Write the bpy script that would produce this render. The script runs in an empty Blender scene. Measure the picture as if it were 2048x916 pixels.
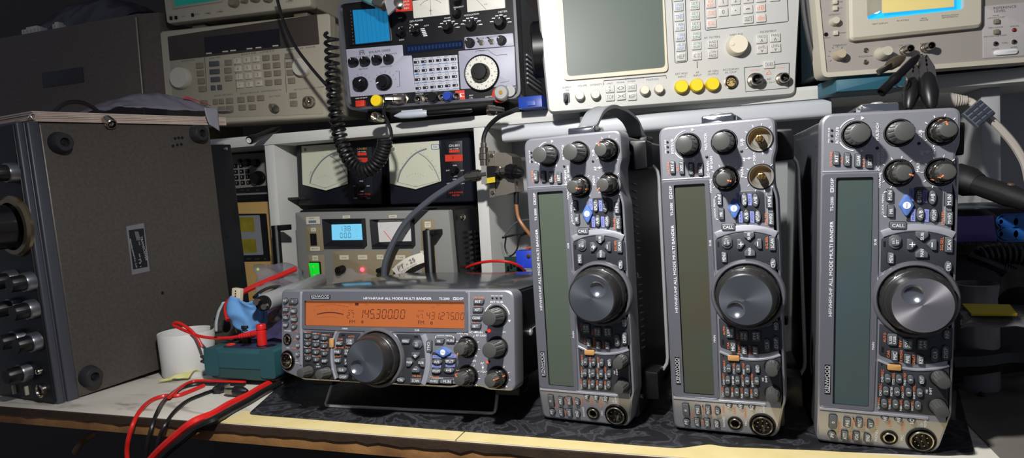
import bpy, bmesh, math, random
from mathutils import Matrix, Vector
from math import sin, cos, pi, sqrt, atan2, radians
random.seed(7)
S = bpy.context.scene
COL = S.collection
V = Vector
# ------------------------------------------------------------------ camera
CAM = V((0.0, -0.52746, 0.22268))
CR = V((0.94728, 0.31578, -0.05423)).normalized()
CU = V((0.03254, 0.07356, 0.99676)).normalized()
CF = V((-0.31874, 0.94598, -0.05941)).normalized()
FPX = 1307.25
ZD = -0.004                      # desk surface
ZM = -0.0022                     # top of the mat
def ray(px, py):
    return CR * ((px - 1024) / FPX) - CU * ((py - 458) / FPX) + CF
def onpl(px, py, P, N):
    d = ray(px, py)
    return CAM + d * ((P - CAM).dot(N) / d.dot(N))
def aty(px, py, Y): return onpl(px, py, V((0, Y, 0)), V((0, 1, 0)))
def atz(px, py, Z=ZD): return onpl(px, py, V((0, 0, Z)), V((0, 0, 1)))
def atx(px, py, X): return onpl(px, py, V((X, 0, 0)), V((1, 0, 0)))
def mmpp(P): return (P - CAM).dot(CF) / FPX      # metres per pixel at a point
cd = bpy.data.cameras.new('camera'); co = bpy.data.objects.new('camera', cd); COL.objects.link(co)
cd.sensor_width = 36; cd.lens = FPX / 2048 * 36; cd.clip_start = 0.01
co.matrix_world = Matrix(((CR.x, CU.x, -CF.x, CAM.x), (CR.y, CU.y, -CF.y, CAM.y), (CR.z, CU.z, -CF.z, CAM.z), (0, 0, 0, 1)))
S.camera = co
# ------------------------------------------------------------------ materials
def lin(h):
    h = h.lstrip('#'); o = []
    for i in (0, 2, 4):
        c = int(h[i:i + 2], 16) / 255
        o.append(c / 12.92 if c <= .04045 else ((c + .055) / 1.055) ** 2.4)
    return o + [1.0]
MATS = {}
def mat(name, hexc, rough=.5, metal=0., spec=.5, coat=0., emit=None, es=1., noise=0., nscale=80., c2=None, bump=0., bscale=300., trans=0., alpha=1., aniso=0., ior=1.5, detail=3.):
    if name in MATS: return MATS[name]
    m = bpy.data.materials.new(name); m.use_nodes = True; MATS[name] = m
    nt = m.node_tree; b = nt.nodes['Principled BSDF']; I = b.inputs
    I['Base Color'].default_value = lin(hexc); I['Roughness'].default_value = rough; I['Metallic'].default_value = metal
    I['Specular IOR Level'].default_value = spec; I['Coat Weight'].default_value = coat; I['Coat Roughness'].default_value = .08
    I['Transmission Weight'].default_value = trans; I['Alpha'].default_value = alpha; I['IOR'].default_value = ior
    if emit: I['Emission Color'].default_value = lin(emit); I['Emission Strength'].default_value = es
    if aniso:
        I['Anisotropic'].default_value = aniso
        t = nt.nodes.new('ShaderNodeTangent'); t.direction_type = 'RADIAL'; t.axis = 'Z'; nt.links.new(t.outputs[0], I['Tangent'])
    if noise or bump:
        tc = nt.nodes.new('ShaderNodeTexCoord')
    if noise:
        n = nt.nodes.new('ShaderNodeTexNoise'); n.inputs['Scale'].default_value = nscale; n.inputs['Detail'].default_value = detail
        nt.links.new(tc.outputs['Object'], n.inputs['Vector'])
        r = nt.nodes.new('ShaderNodeValToRGB'); r.color_ramp.elements[0].position = .5 - .2; r.color_ramp.elements[1].position = .7
        a = lin(hexc); bb = lin(c2) if c2 else [min(1, x * (1 + noise)) for x in a[:3]] + [1]
        r.color_ramp.elements[0].color = a; r.color_ramp.elements[1].color = bb
        nt.links.new(n.outputs['Fac'], r.inputs[0]); nt.links.new(r.outputs[0], I['Base Color'])
    if bump:
        n2 = nt.nodes.new('ShaderNodeTexNoise'); n2.inputs['Scale'].default_value = bscale; n2.inputs['Detail'].default_value = 2
        nt.links.new(tc.outputs['Object'], n2.inputs['Vector'])
        bp = nt.nodes.new('ShaderNodeBump'); bp.inputs['Strength'].default_value = bump; bp.inputs['Distance'].default_value = .001
        nt.links.new(n2.outputs['Fac'], bp.inputs['Height']); nt.links.new(bp.outputs[0], I['Normal'])
    return m
def film(name, hexc, a=.35, rough=.1):
    """thin clear plastic: mostly see-through with a glossy skin"""
    if name in MATS: return MATS[name]
    m = mat(name, hexc, rough=rough, alpha=a, spec=.6, bump=.6, bscale=60)
    return m
# ------------------------------------------------------------------ mesh builder
TXT = {}
def glyphs(s):
    if s not in TXT:
        c = bpy.data.curves.new('t', 'FONT'); c.body = s; c.size = 1; c.resolution_u = 2; c.align_x = 'LEFT'
        o = bpy.data.objects.new('t', c)
        me = bpy.data.meshes.new_from_object(o)
        vs = [v.co.copy() for v in me.vertices]; fs = [tuple(p.vertices) for p in me.polygons]
        bpy.data.objects.remove(o); bpy.data.curves.remove(c); bpy.data.meshes.remove(me)
        if not vs: vs = [V((0, 0, 0)), V((.1, 0, 0)), V((0, .1, 0))]; fs = [(0, 1, 2)]
        x0 = min(v.x for v in vs); x1 = max(v.x for v in vs); y0 = min(v.y for v in vs); y1 = max(v.y for v in vs)
        TXT[s] = ([((v.x - (x0 + x1) / 2), (v.y - (y0 + y1) / 2)) for v in vs], fs, x1 - x0, y1 - y0)
    return TXT[s]
def rrect(cx, cy, w, h, r=0, n=4, rot=0):
    r = min(r, w / 2 * .999, h / 2 * .999); P = []
    for sx, sy, a0 in ((1, 1, 0), (-1, 1, pi / 2), (-1, -1, pi), (1, -1, 1.5 * pi)):
        if r <= 0: P.append((sx * w / 2, sy * h / 2)); continue
        for i in range(n + 1):
            a = a0 + pi / 2 * i / n
            P.append((sx * (w / 2 - r) + r * cos(a), sy * (h / 2 - r) + r * sin(a)))
    return [(cx + x * cos(rot) - y * sin(rot), cy + x * sin(rot) + y * cos(rot)) for x, y in P]
def ell(cx, cy, rx, ry=None, n=24, a0=0):
    ry = ry or rx
    return [(cx + rx * cos(a0 + 2 * pi * i / n), cy + ry * sin(a0 + 2 * pi * i / n)) for i in range(n)]
def ccw(P):
    a = sum(P[i - 1][0] * P[i][1] - P[i][0] * P[i - 1][1] for i in range(len(P)))
    return P if a > 0 else P[::-1]
def inset(P, d):
    P = ccw(P); n = len(P); Q = []
    for i in range(n):
        a, b, c = V(P[i - 1]), V(P[i]), V(P[(i + 1) % n])
        e1 = (b - a); e2 = (c - b)
        if e1.length < 1e-9 or e2.length < 1e-9: Q.append((b.x, b.y)); continue
        e1.normalize(); e2.normalize(); n1 = V((-e1.y, e1.x)); n2 = V((-e2.y, e2.x)); k = n1 + n2
        k = k / max(.3, (1 + n1.dot(n2)))
        Q.append((b.x + k.x * d, b.y + k.y * d))
    return Q
def roundpoly(P, r, n=4):
    Q = []; N = len(P)
    for i in range(N):
        rr = r[i] if isinstance(r, (list, tuple)) else r
        a, b, c = V(P[i - 1]), V(P[i]), V(P[(i + 1) % N])
        d1 = (a - b); d2 = (c - b); l = min(rr, d1.length * .45, d2.length * .45)
        if l < 1e-6: Q.append((b.x, b.y)); continue
        p = b + d1.normalized() * l; q = b + d2.normalized() * l
        for k in range(n + 1):
            t = k / n; v = p * (1 - t) ** 2 + b * 2 * t * (1 - t) + q * t * t; Q.append((v.x, v.y))
    return Q
def smooth(pts, k=8, closed=False):
    P = [V(p) for p in pts]
    if len(P) < 3: return P
    if closed: E = [P[-1]] + P + [P[0], P[1]]
    else: E = [P[0] * 2 - P[1]] + P + [P[-1] * 2 - P[-2]]
    out = []
    for i in range(1, len(E) - 2):
        a, b, c, d = E[i - 1:i + 3]
        for j in range(k):
            t = j / k
            out.append(.5 * ((2 * b) + (c - a) * t + (2 * a - 5 * b + 4 * c - d) * t * t + (3 * b - a - 3 * c + d) * t ** 3))
    if not closed: out.append(P[-1])
    return out
class MB:
    def __init__(s, unit=.001):
        s.v = []; s.f = []; s.mi = []; s.m = 0; s.T = None; s.u = unit
    def _add(s, vs, fs):
        o = len(s.v)
        for p in vs:
            p = V(p)
            if s.T is not None: p = s.T(p) if callable(s.T) else s.T @ p
            s.v.append(p)
        for f in fs: s.f.append(tuple(i + o for i in f)); s.mi.append(s.m)
        return s
    def rings(s, R, cap0=True, cap1=True, closed=True):
        n = len(R[0]); vs = [p for r in R for p in r]; fs = []
        for i in range(len(R) - 1):
            for j in range(n if closed else n - 1):
                a = i * n + j; b = i * n + (j + 1) % n
                fs.append((a, b, b + n, a + n))
        if cap0: fs.append(tuple(range(n))[::-1])
        if cap1: fs.append(tuple((len(R) - 1) * n + j for j in range(n)))
        return s._add(vs, fs)
    def prism(s, P, z0, z1, b=0., taper=0.):
        P = ccw(P); R = [[(x, y, z0) for x, y in P]]
        if b > 0:
            Q0 = inset(P, taper) if taper else P
            R.append([(x, y, z1 - b) for x, y in Q0])
            Q = inset(Q0, b * .3); R.append([(x, y, z1 - b * .3) for x, y in Q])
            Q = inset(Q0, b); R.append([(x, y, z1) for x, y in Q])
        else: R.append([(x, y, z1) for x, y in P])
        return s.rings(R)
    def sheet(s, P, z):
        P = ccw(P); return s._add([(x, y, z) for x, y in P], [tuple(range(len(P)))])
    def fill(s, outer, holes, z, zf=None):
        bm = bmesh.new(); E = []
        for L in [outer] + holes:
            vv = [bm.verts.new((x, y, 0)) for x, y in L]
            for i in range(len(vv)): E.append(bm.edges.new((vv[i - 1], vv[i])))
        bmesh.ops.triangle_fill(bm, use_beauty=True, use_dissolve=False, edges=E, normal=(0, 0, 1))
        bm.verts.index_update()
        fs = []
        for f in bm.faces:
            ids = [v.index for v in f.verts]
            if f.normal.z < 0: ids.reverse()
            fs.append(tuple(ids))
        vs = [(v.co.x, v.co.y, z) for v in bm.verts]; bm.free()
        return s._add(vs, fs)
    def frame(s, outer, inner, z0, z1):
        """a flat ring with thickness between two same-length outlines"""
        outer = ccw(outer); inner = ccw(inner)
        R = [[(x, y, z0) for x, y in outer], [(x, y, z1) for x, y in outer], [(x, y, z1) for x, y in inner], [(x, y, z0) for x, y in inner], [(x, y, z0) for x, y in outer]]
        return s.rings(R, False, False)
    def box(s, x0, x1, y0, y1, z0, z1, b=0):
        return s.prism(rrect((x0 + x1) / 2, (y0 + y1) / 2, abs(x1 - x0), abs(y1 - y0), b, 3), min(z0, z1), max(z0, z1), b)
    def lathe(s, prof, cx=0, cy=0, n=32, flute=0, nf=0, fz=None, cap0=True, cap1=True):
        R = []
        for r, z in prof:
            ring = []
            for i in range(n):
                a = 2 * pi * i / n; rr = r
                if nf and (fz is None or fz[0] <= z <= fz[1]): rr = r * (1 - flute * max(0, cos(nf * a)) ** 3)
                ring.append((cx + rr * cos(a), cy + rr * sin(a), z))
            R.append(ring)
        return s.rings(R, cap0, cap1)
    def tube(s, pts, r, n=8, caps=True):
        P = [V(p) for p in pts]; R = []
        t = (P[1] - P[0]).normalized(); u = t.orthogonal().normalized()
        for i, p in enumerate(P):
            t2 = ((P[min(i + 1, len(P) - 1)] - P[max(i - 1, 0)])).normalized()
            u = (u - t2 * u.dot(t2)); u = u.normalized() if u.length > 1e-6 else t2.orthogonal().normalized()
            w = t2.cross(u); rr = r(i / (len(P) - 1)) if callable(r) else r
            R.append([p + (u * cos(2 * pi * k / n) + w * sin(2 * pi * k / n)) * rr for k in range(n)])
        return s.rings(R, caps, caps)
    def ribbon(s, pts, wdir, w, th):
        """a flat strap: pts centre line, wdir width direction"""
        P = [V(p) for p in pts]; wd = V(wdir).normalized(); R = []
        for i, p in enumerate(P):
            t = (P[min(i + 1, len(P) - 1)] - P[max(i - 1, 0)]).normalized(); nn = t.cross(wd).normalized()
            R.append([p + wd * a * w / 2 + nn * b * th / 2 for a, b in ((-1, -1), (1, -1), (1, 1), (-1, 1))])
        return s.rings(R)
    def text(s, st, cx, cy, h, z, w=None, rot=0, it=0.):
        vs, fs, W, Hh = glyphs(st); ky = h / Hh; kx = (w / W) if w else ky * .95
        return s._add([(cx + (x * kx + it * y * ky) * cos(rot) - y * ky * sin(rot), cy + (x * kx + it * y * ky) * sin(rot) + y * ky * cos(rot), z) for x, y in vs], fs)
    def ball(s, c, r, n=16, sz=1.):
        c = V(c); m = n // 2
        R = [[(c.x + r * sin(pi * (i + .02) / (m + .04)) * cos(2 * pi * k / n), c.y + r * sin(pi * (i + .02) / (m + .04)) * sin(2 * pi * k / n), c.z - r * sz * cos(pi * i / m)) for k in range(n)] for i in range(m + 1)]
        return s.rings(R)
    def build(s, name, mats, parent=None, loc=None, sharp=35, M=None):
        me = bpy.data.meshes.new(name)
        u = s.u; off = V(loc) if loc is not None else V((0, 0, 0))
        me.from_pydata([((p - off) * u) for p in s.v], [], s.f)
        if not isinstance(mats, (list, tuple)): mats = [mats]
        for m in mats: me.materials.append(m)
        me.polygons.foreach_set('material_index', s.mi); me.polygons.foreach_set('use_smooth', [True] * len(s.f))
        me.update(); me.set_sharp_from_angle(angle=radians(sharp))
        o = bpy.data.objects.new(name, me); COL.objects.link(o)
        if parent is not None: o.parent = parent
        if loc is not None: o.location = off * u
        if M is not None: o.matrix_world = M
        return o
def tag(o, label, cat, group=None, kind=None):
    if label: o['label'] = label
    if cat: o['category'] = cat
    if group: o['group'] = group
    if kind: o['kind'] = kind
    return o
def thing(name, label, cat, M=None, group=None, loc=None):
    o = bpy.data.objects.new(name, None); COL.objects.link(o); o.empty_display_size = .02
    o.matrix_world = M if M is not None else Matrix.Translation(V(loc or (0, 0, 0)))
    return tag(o, label, cat, group)
def frameM(o, ex, ey):
    ex = V(ex).normalized(); ez = ex.cross(V(ey)).normalized(); ey = ez.cross(ex)
    return Matrix(((ex.x, ey.x, ez.x, o[0]), (ex.y, ey.y, ez.y, o[1]), (ex.z, ey.z, ez.z, o[2]), (0, 0, 0, 1)))
class Face:
    """A real plane in the place (an instrument's front): local mm coordinates, x right, y up, z out."""
    def __init__(s, M):
        s.M = M; s.I = M.inverted(); s.o = M.translation; s.n = M.col[2].xyz
    def loc(s, px, py, w=0):
        p = s.I @ onpl(px, py, s.o + s.n * (w * .001), s.n); return (p.x * 1000, p.y * 1000)
    def k(s, px, py):          # mm per pixel there
        return mmpp(onpl(px, py, s.o, s.n)) * 1000
def face_from(BL, BR, Y, yaw=0., lean=0.):
    """plane through pixel BL at depth Y, turned by yaw, leaning back by lean; local x follows the bottom edge BL-BR"""
    o = aty(BL[0], BL[1], Y)
    ex = V((cos(yaw), sin(yaw), 0)); nh = V((sin(yaw), -cos(yaw), 0)); up = V((0, 0, 1)) * cos(lean) - nh * sin(lean)
    n = ex.cross(up); b = onpl(BR[0], BR[1], o, n); ex = (b - o).normalized(); up = n.cross(ex)
    return Face(frameM(o, ex, up))
def crop(ox, oy, s): return lambda X, Y: (ox + X * s, oy + Y * s)
# common materials
BLK = mat('black_plastic', '#0e0e10', .38, spec=.35); WHT = mat('white_print', '#e8e8ea', .6); ORG = mat('orange_print', '#e87f48', .6)
GRYP = mat('grey_print', '#55534e', .7); NICK = mat('nickel', '#b9b1a2', .22, 1.); CHR = mat('chrome', '#d5d8dc', .12, 1.); BRASS = mat('brass', '#c29a52', .28, 1.)
STEEL = mat('steel_wire', '#c4c5c7', .35, .6); RUB = mat('rubber', '#101011', .6, bump=.1); DKMET = mat('dark_paint', '#1b1c20', .32, spec=.5, bump=.05)
REDW = mat('red_insulation', '#d2231f', .35); BLKW = mat('black_insulation', '#161617', .38); YEL = mat('yellow_cap', '#f2d20f', .45)
GRYW = mat('grey_insulation', '#4c5058', .45); BLUE = mat('blue_plastic', '#1d3f9c', .35); REDP = mat('red_panel', '#d2361f', .5)
# ------------------------------------------------------------------ the HF transceivers (one on its stand, three on end)
PAN = mat('radio_panel', '#a2a2a9', .32, .66, bump=.04); PAND = mat('radio_panel_dark', '#404146', .34, .4, bump=.04)
BEZ = mat('display_bezel', '#74747c', .24, .45, coat=.4); TRIM = mat('radio_trim', '#c3c4cc', .28, .6)
BTN = mat('radio_button', '#55595c', .4); KNB = mat('radio_knob', '#474745', .34); KNR = mat('knob_ring_gloss', '#58554f', .12, .85)
WELL = mat('well_black', '#0a0a0b', .5); TAN = mat('function_key', '#b98a52', .45); LIL = mat('lilac_tag', '#7d86c4', .5); STAR = mat('star_key', '#4f6fae', .6, spec=.25)
LCDG = mat('lcd_off', '#4b5449', .2, coat=.3); LCDB = mat('lcd_off_brown', '#4a4232', .16, coat=.4, noise=1, nscale=14, c2='#3d493f'); LCDG2 = mat('lcd_off_blue', '#414c44', .2, coat=.3, noise=1, nscale=9, c2='#3f4e55')
DFACE = mat('brushed_alu', '#b9b4b8', .36, .9, aniso=.8); DFACEB = mat('brushed_dark', '#62686e', .4, .75, aniso=.6); DSK = mat('dial_skirt', '#2f2e2d', .3, .3)
CASE = mat('radio_case', '#2a2c30', .3, .3, bump=.05); CASEB = mat('radio_case_black', '#121317', .35, spec=.5, bump=.04); TOPC = mat('radio_top_gloss', '#54575c', .13, .55)
USLOPE = .21
def lz(p):                                   # the left end of the panel slopes back
    p = V(p)
    if p.x < 28: p.z -= (28 - p.x) * USLOPE
    return p
WELLS = dict(k1=(252.6, 67.8), k2=(252.6, 38.4), kS=(252.6, 10.6), kR=(222, 38.2), kA=(222, 10.5))
DIAL = (123.8, 24.8); PH = (10.3, 39.8); MICC = (10.8, 17.6); SHI = (63.5, 7.5); SLO = (41, 8)
DISP = (35, 219.3, 55.4, 81.6)
def panel():
    b = MB(); b.T = lz
    O = roundpoly([(0, 93), (0, 9), (6, 4.5), (28, 0), (34, -2), (205, -2), (214, 0.5), (236, 0.5), (243, -2), (270, -2), (270, 93), (28, 93)], [6, 4, 6, 5, 5, 5, 6, 6, 5, 7, 9, 0], 5)
    O = ccw(O)
    O = O[:]
    I1 = inset(O, .7); I2 = inset(O, 2.2)
    b.rings([[(x, y, -24) for x, y in O], [(x, y, -3) for x, y in O], [(x, y, -.8) for x, y in I1], [(x, y, 0) for x, y in I2]], True, False)
    A = [p for p in I2 if p[0] <= 28.001]; Bp = [p for p in I2 if p[0] >= 27.999]
    # split the front at u = 28
    L = [p for p in I2 if p[0] < 27.9]; R = [p for p in I2 if p[0] > 28.1]
    # order both halves starting at the cut
    def arc(keep):
        n = len(I2); i0 = next(i for i in range(n) if not keep(I2[i - 1]) and keep(I2[i])); out = []
        while keep(I2[i0 % n]) and len(out) < n: out.append(I2[i0 % n]); i0 += 1
        return out
    L = arc(lambda p: p[0] < 27.9); R = arc(lambda p: p[0] > 28.1)
    cutT = (28, 93 - 2.2); cutB = (28, min(p[1] for p in I2 if p[0] < 34) if 0 else 2.2)
    def hole(c, r): return ell(c[0], c[1], r, n=28)
    Lp = L + ([cutB, cutT] if L[-1][1] < 40 else [cutT, cutB]); Rp = R + ([cutT, cutB] if R[-1][1] > 40 else [cutB, cutT])
    b.fill(Lp, [hole(PH, 6.2), hole(MICC, 10.2)], 0)
    dh = rrect((DISP[0] + DISP[1]) / 2, (DISP[2] + DISP[3]) / 2, DISP[1] - DISP[0], DISP[3] - DISP[2], 1.2, 2)
    b.fill(Rp, [hole(c, 9.9) for c in WELLS.values()] + [dh], 0)
    # wells: collar and cup
    b.m = 1
    for c in WELLS.values():
        b.lathe([(10.9, 0), (10.9, .3), (10.5, .45), (9.7, -.3), (9.5, -6), (2, -6.2)], c[0], c[1], 28, cap0=False)
    b.m = 2
    b.prism(dh, -3, -2.6)
    b.rings([[(x, y, -2.7) for x, y in ccw(dh)], [(x, y, 0.05) for x, y in ccw(dh)]], False, False)
    # darker key fields (raised a hair)
    b.m = 3
    def field(P, r=2, z=.35): b.prism(roundpoly(P, r), -.2, z, .25)
    field([(33, 49.5), (33, 1), (74, 1), (69.5, 14), (67.6, 25), (69, 37), (73, 49.5)])
    field([(78, 49), (74, 37), (72.5, 25), (74, 12), (78, -.6), (104, -.6), (97, 10), (94.5, 25), (97, 38), (104, 49)])
    field([(144, 49), (151, 38), (153.5, 25), (151, 11), (144, -.6), (171, -.6), (175, 12), (176.5, 25), (175, 38), (171.5, 49)])
    field([(184, 32.5), (184, 8.6), (208.5, 8.6), (211, 13), (211, 27.5), (204, 29.5)])
    b.m = 4
    # silver arcs either side of the dial
    def arc2(r0, r1, a0, a1, z, n=20, c=DIAL):
        P = [(c[0] + r1 * cos(a0 + (a1 - a0) * i / n), c[1] + r1 * sin(a0 + (a1 - a0) * i / n)) for i in range(n + 1)] + [(c[0] + r0 * cos(a1 - (a1 - a0) * i / n), c[1] + r0 * sin(a1 - (a1 - a0) * i / n)) for i in range(n + 1)]
        b.prism(P, -.2, z, .3)
    arc2(53.4, 58.6, -.45, .44, 1.3); arc2(54.6, 56.4, pi - .46, pi + .44, 1.1)
    b.prism(roundpoly([(29.6, 91), (29.6, 14), (31.4, 14), (31.4, 91)], .5), -.2, 1.1, .3)        # bright ridge beside the left keys
    for k, (x0, y0) in enumerate(((27.6, 41.2), (27.6, 31.9), (27.6, 22.7))):                      # swooshes beside NR / AN / BC
        P = [(x0 + 1.8 + 1.6 * t - 2.6 * t * t, y0 - 7.5 * t) for t in [i / 8 for i in range(9)]]; Q = [(x + 1.1 * (1 - abs(2 * i / 8 - 1)) + .3, y) for i, (x, y) in enumerate(P)]
        b.prism(P + Q[::-1], -.1, .6, .15)
    b.prism([(223.6, 52), (223.6, 91.5), (224.6, 91.5), (224.6, 52)], -.2, .5, .2)
    for P in ([(181.5, 7), (186, 6.4), (208, 6.4), (208, 7), (186, 7.1)],): b.prism(P, -.1, .6, .1)
    return b
LETW, LETO, LETL = [], [], []
def T_(st, u, v, w, h, c='w'): (LETW if c == 'w' else LETO if c == 'o' else LETL).append((st, u, v, w, h))
for a in (('HF/VHF/UHF ALL MODE MULTI BANDER', 176.8, 84.2, 77, 2.5), ('TS-2000', 198.3 + 20, 84.2, 11.2, 2.2)): pass
T_('HF/VHF/UHF ALL MODE MULTI BANDER', 146, 84.3, 77, 2.4); T_('TS-2000', 198.3, 84.3, 11.2, 2.2); T_('DSP', 215.2, 84.4, 7, 2.2)
T_('SUB', 168.2, 53.2, 5, 1.7); T_('MAIN', 85.3, 53.2, 6.1, 1.7); T_('MANUAL', 216.5, 51.2, 11, 2.3); T_('BC', 225.8, 52.3, 3.6, 2.1); T_('MAIN', 234.4, 52.3, 6.6, 2.1); T_('RF GAIN', 236.3, 49.4, 10.4, 2.1)
T_('RIT/SUB', 252.6, 81.2, 12.6, 2.1); T_('MULTI/CH', 254, 53.2, 13.6, 2.1); T_('SUB', 251.2, 24.4, 5.9, 2.2); T_('AF', 237, 23.2, 3.7, 2.1); T_('SQL', 238, 15.2, 5.7, 2.1); T_('MAIN', 226.5, 25.2, 8.1, 2.2)
T_('QUICK MEMO', 197.8, 48.3, 16, 1.6); T_('PHONES', 10.9, 49, 10, 1.9); T_('MIC', 11.7, 30.9, 4.9, 1.8); T_('LO/', 24.4, 18.4, 3.6, 1.7); T_('WIDTH', 25.4, 15.8, 5.8, 1.7); T_('HI/', 52, 15.6, 3, 1.6); T_('SHIFT', 52.3, 13, 5.6, 1.6)
for st, u, v, w in (('CW TUNE', 234.1, 85.3, 10.9), ('ALT', 233.1, 77.7, 4.6), ('P.C.T.', 230.7, 62.1, 6.9), ('MG.SEL', 187.3, 8.1, 10.5), ('SG.SEL', 167.5, 8.3, 10.1), ('AUTO', 92.5, 45.1, 7.5), ('REV', 88.4, 34.4, 5.2), ('CAR', 79.6, 42.3, 5.7), ('TX MONI', 77.7, 33.5, 10.8), ('DELAY', 76.5, 24.9, 7.8), ('LOCK', 15, 75.6, 9.5), ('LEVEL', 21.1, 65.4, 6.6), ('LEVEL', 8.7, 67.4, 6.6), ('ANT 1/2', 21.7, 57.2, 7.9), ('LEVEL', 22.9, 48.9, 6.8), ('LEVEL', 22.7, 39.8, 6.6), ('MANUAL', 21.5, 30.9, 9.3)):
    T_(st, u, v, w, 1.8, 'o')
for a, o_, u, v, w in (('CH1/', 'REC', 39, 48.5, 10), ('CH2/', 'REC', 50.2, 47.3, 10.4), ('CH3/', 'REC', 61.6, 46.2, 10.6), ('TONE/', 'SEL', 39.2, 40.7, 9), ('METER', '', 49.6, 39.6, 7.6), ('CTCSS/', 'SEL', 60.1, 38.5, 10), ('NB/', 'LEVEL', 39, 32.9, 9), ('AGC/', 'OFF', 49.8, 31.8, 10), ('FINE/', 'STEP', 60.2, 30.6, 10), ('DCS/', 'SEL', 39.4, 25.1, 8), ('SHIFT/', 'OFFSET', 50.8, 24, 12)):
    T_(a, u - w * .25 if o_ else u, v, w * .48 if o_ else w, 1.5)
    if o_: T_(o_, u + w * .26, v, w * .47, 1.5, 'o')
def lettering(L, m):
    b = MB(); b.T = lz
    for st, u, v, w, h in L: b.text(st, u, v, h, 1.32 if 31 < u < 224 and v > 52.5 else .5, w)
    if L is LETW:
        b.prism(rrect(209.3, 84.4, 3.2, 2.3), 1, 1.32); b.m = 1; b.prism(rrect(209.3, 84.4, 2.4, 1.6), 1, 1.34); b.m = 0
        for u in (230.2,): b.prism(ell(u, 52.3, .9, n=10), .2, .5); b.prism(rrect(u, 52.3, 4.4, .35), .2, .5)
        b.prism(ell(237.6, 19.2, 1, n=10), .2, .5); b.prism(rrect(237.6, 19.2, .35, 4.8), .2, .5)
        for k, (cx, cy) in WELLS.items():                     # scale ticks
            rng = range(-4, 5) if k in ('kS', 'kR', 'kA') else ()
            for i in rng:
                a = pi / 2 + i * .58; b.prism(rrect(cx + 12 * cos(a), cy + 12 * sin(a), 1.9, .45, rot=a), .2, .5)
        for s in (-1, 1):
            P = [(252.6 + s * 12.3 * sin(t), 67.8 + 12.3 * cos(t)) for t in [.45 + .14 * i for i in range(8)]]; Q = [(252.6 + s * 12.9 * sin(t), 67.8 + 12.9 * cos(t)) for t in [.45 + .14 * i for i in range(8)]]
            b.prism(P + Q[::-1], .2, .5); b.prism([(252.6 + s * 11.3, 64.5), (252.6 + s * 13.9, 64.5), (252.6 + s * 12.6, 62.3)], .2, .5)
        b.prism(rrect(242.6, 60.5, 2, .45), .2, .5)
        for i in (0, 1, 2): b.text(('1MHz', 'AVX', 'SUB')[i], 248.6 + i * 4.2, 87.2, 1.1, .5, 3.4)
        for s in (-1, 1): b.prism([(197.8 + s * 8.6, 48.2), (197.8 + s * 10, 47.2), (197.8 + s * 10, 45.6), (197.8 + s * 9.5, 45.6), (197.8 + s * 9.5, 47), (197.8 + s * 8.6, 47.7)], .2, .5)
    return b.build('lettering', [m, PAN])
BUT = [  # name, u, v, w(u), h(v), shape, legend
 ('RIT', 234.4, 81.7, 10.7, 4.2, 'r'), ('XIT', 233.4, 73.9, 10.6, 4.1, 'r'), ('CLEAR', 232.3, 66.2, 10.6, 4.2, 'r'), ('SET', 231.2, 58.3, 10.6, 4.3, 'r'),
 ('M.IN', 204.8, 44, 9.7, 4.2, 'r'), ('MR', 192.6, 43, 9.8, 4.3, 'r'), ('CALL', 181.4, 37.9, 5.6, 11.2, 'R'), ('SPLIT', 203.8, 24.2, 10.8, 5, 'e'), ('A=B', 202.8, 15.6, 10.8, 5.1, 'e'),
 ('A/B', 190.2, 23.2, 10.6, 5, 'e'), ('VFO/M', 189.2, 14.3, 10.4, 5, 'e'), ('M.IN', 201, 4.8, 10.4, 4.9, 'r'), ('M>VFO', 187, 4.3, 10.5, 4.6, 'r'), ('MENU', 156, 42.3, 9.1, 4.4, 'r'), ('SCAN', 166.9, 4, 12, 4.9, 'r'),
 ('CTRL', 150.2, 4, 8.5, 4.8, 'e'), ('LSB/USB', 91.5, 40, 9.2, 6.8, '2'), ('CW/FSK', 88.9, 29.3, 8.6, 6.8, '2'), ('FM/AM', 89, 19.4, 8.5, 7, '2'), ('MIC', 78.7, 38.2, 7.9, 4.5, 'r'), ('PWR', 76.7, 29.3, 7.8, 4.6, 'r'), ('KEY', 76.9, 20.6, 7.6, 4.5, 'r'),
 ('CLR', 81.7, 11.1, 11, 4.8, 's'), ('DISP', 83.8, 4.1, 11, 4.5, 's'), ('INFO', 98, 3.6, 7.6, 4.6, 's'),
 ('1', 39.6, 44.6, 7.1, 4.1, 's'), ('2', 49.8, 43.7, 7, 4, 's'), ('3', 60.1, 42.6, 7, 4, 's'), ('4', 39.8, 36.8, 7, 4, 's'), ('5', 50, 35.9, 7, 4, 's'), ('6', 60.3, 34.8, 6.9, 4, 's'), ('7', 40, 29, 7, 4, 's'), ('8', 50.2, 28, 6.9, 4, 's'), ('9', 60.6, 26.9, 6.9, 4, 's'), ('.', 40.4, 21.4, 6.8, 4, 's'), ('0', 50.6, 20.4, 6.8, 4, 's'), ('ENT', 61, 19.4, 6.8, 4, 's'),
 ('I', 19.7, 80.8, 12, 5.5, 'p'), ('PF', 8, 81.2, 5.9, 5.8, 'e'), ('PRE', 20.4, 70.4, 8.6, 4.5, 'r'), ('ATT', 8.4, 71.8, 8.6, 4.5, 'r'), ('PROC', 21.3, 61.6, 8.6, 4.4, 'r'), ('VOX', 8.7, 63.3, 8.6, 4.5, 'r'), ('AT', 20.9, 53.5, 8.3, 4.2, 'd'), ('SEND', 8.6, 55.2, 8, 4.6, 'd'),
 ('NR', 27, 43.8, 4.6, 5.6, 'l'), ('AN', 26.9, 34.5, 4.9, 5.6, 'l'), ('BC', 26.9, 25.3, 5, 5.6, 'l')]
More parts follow.
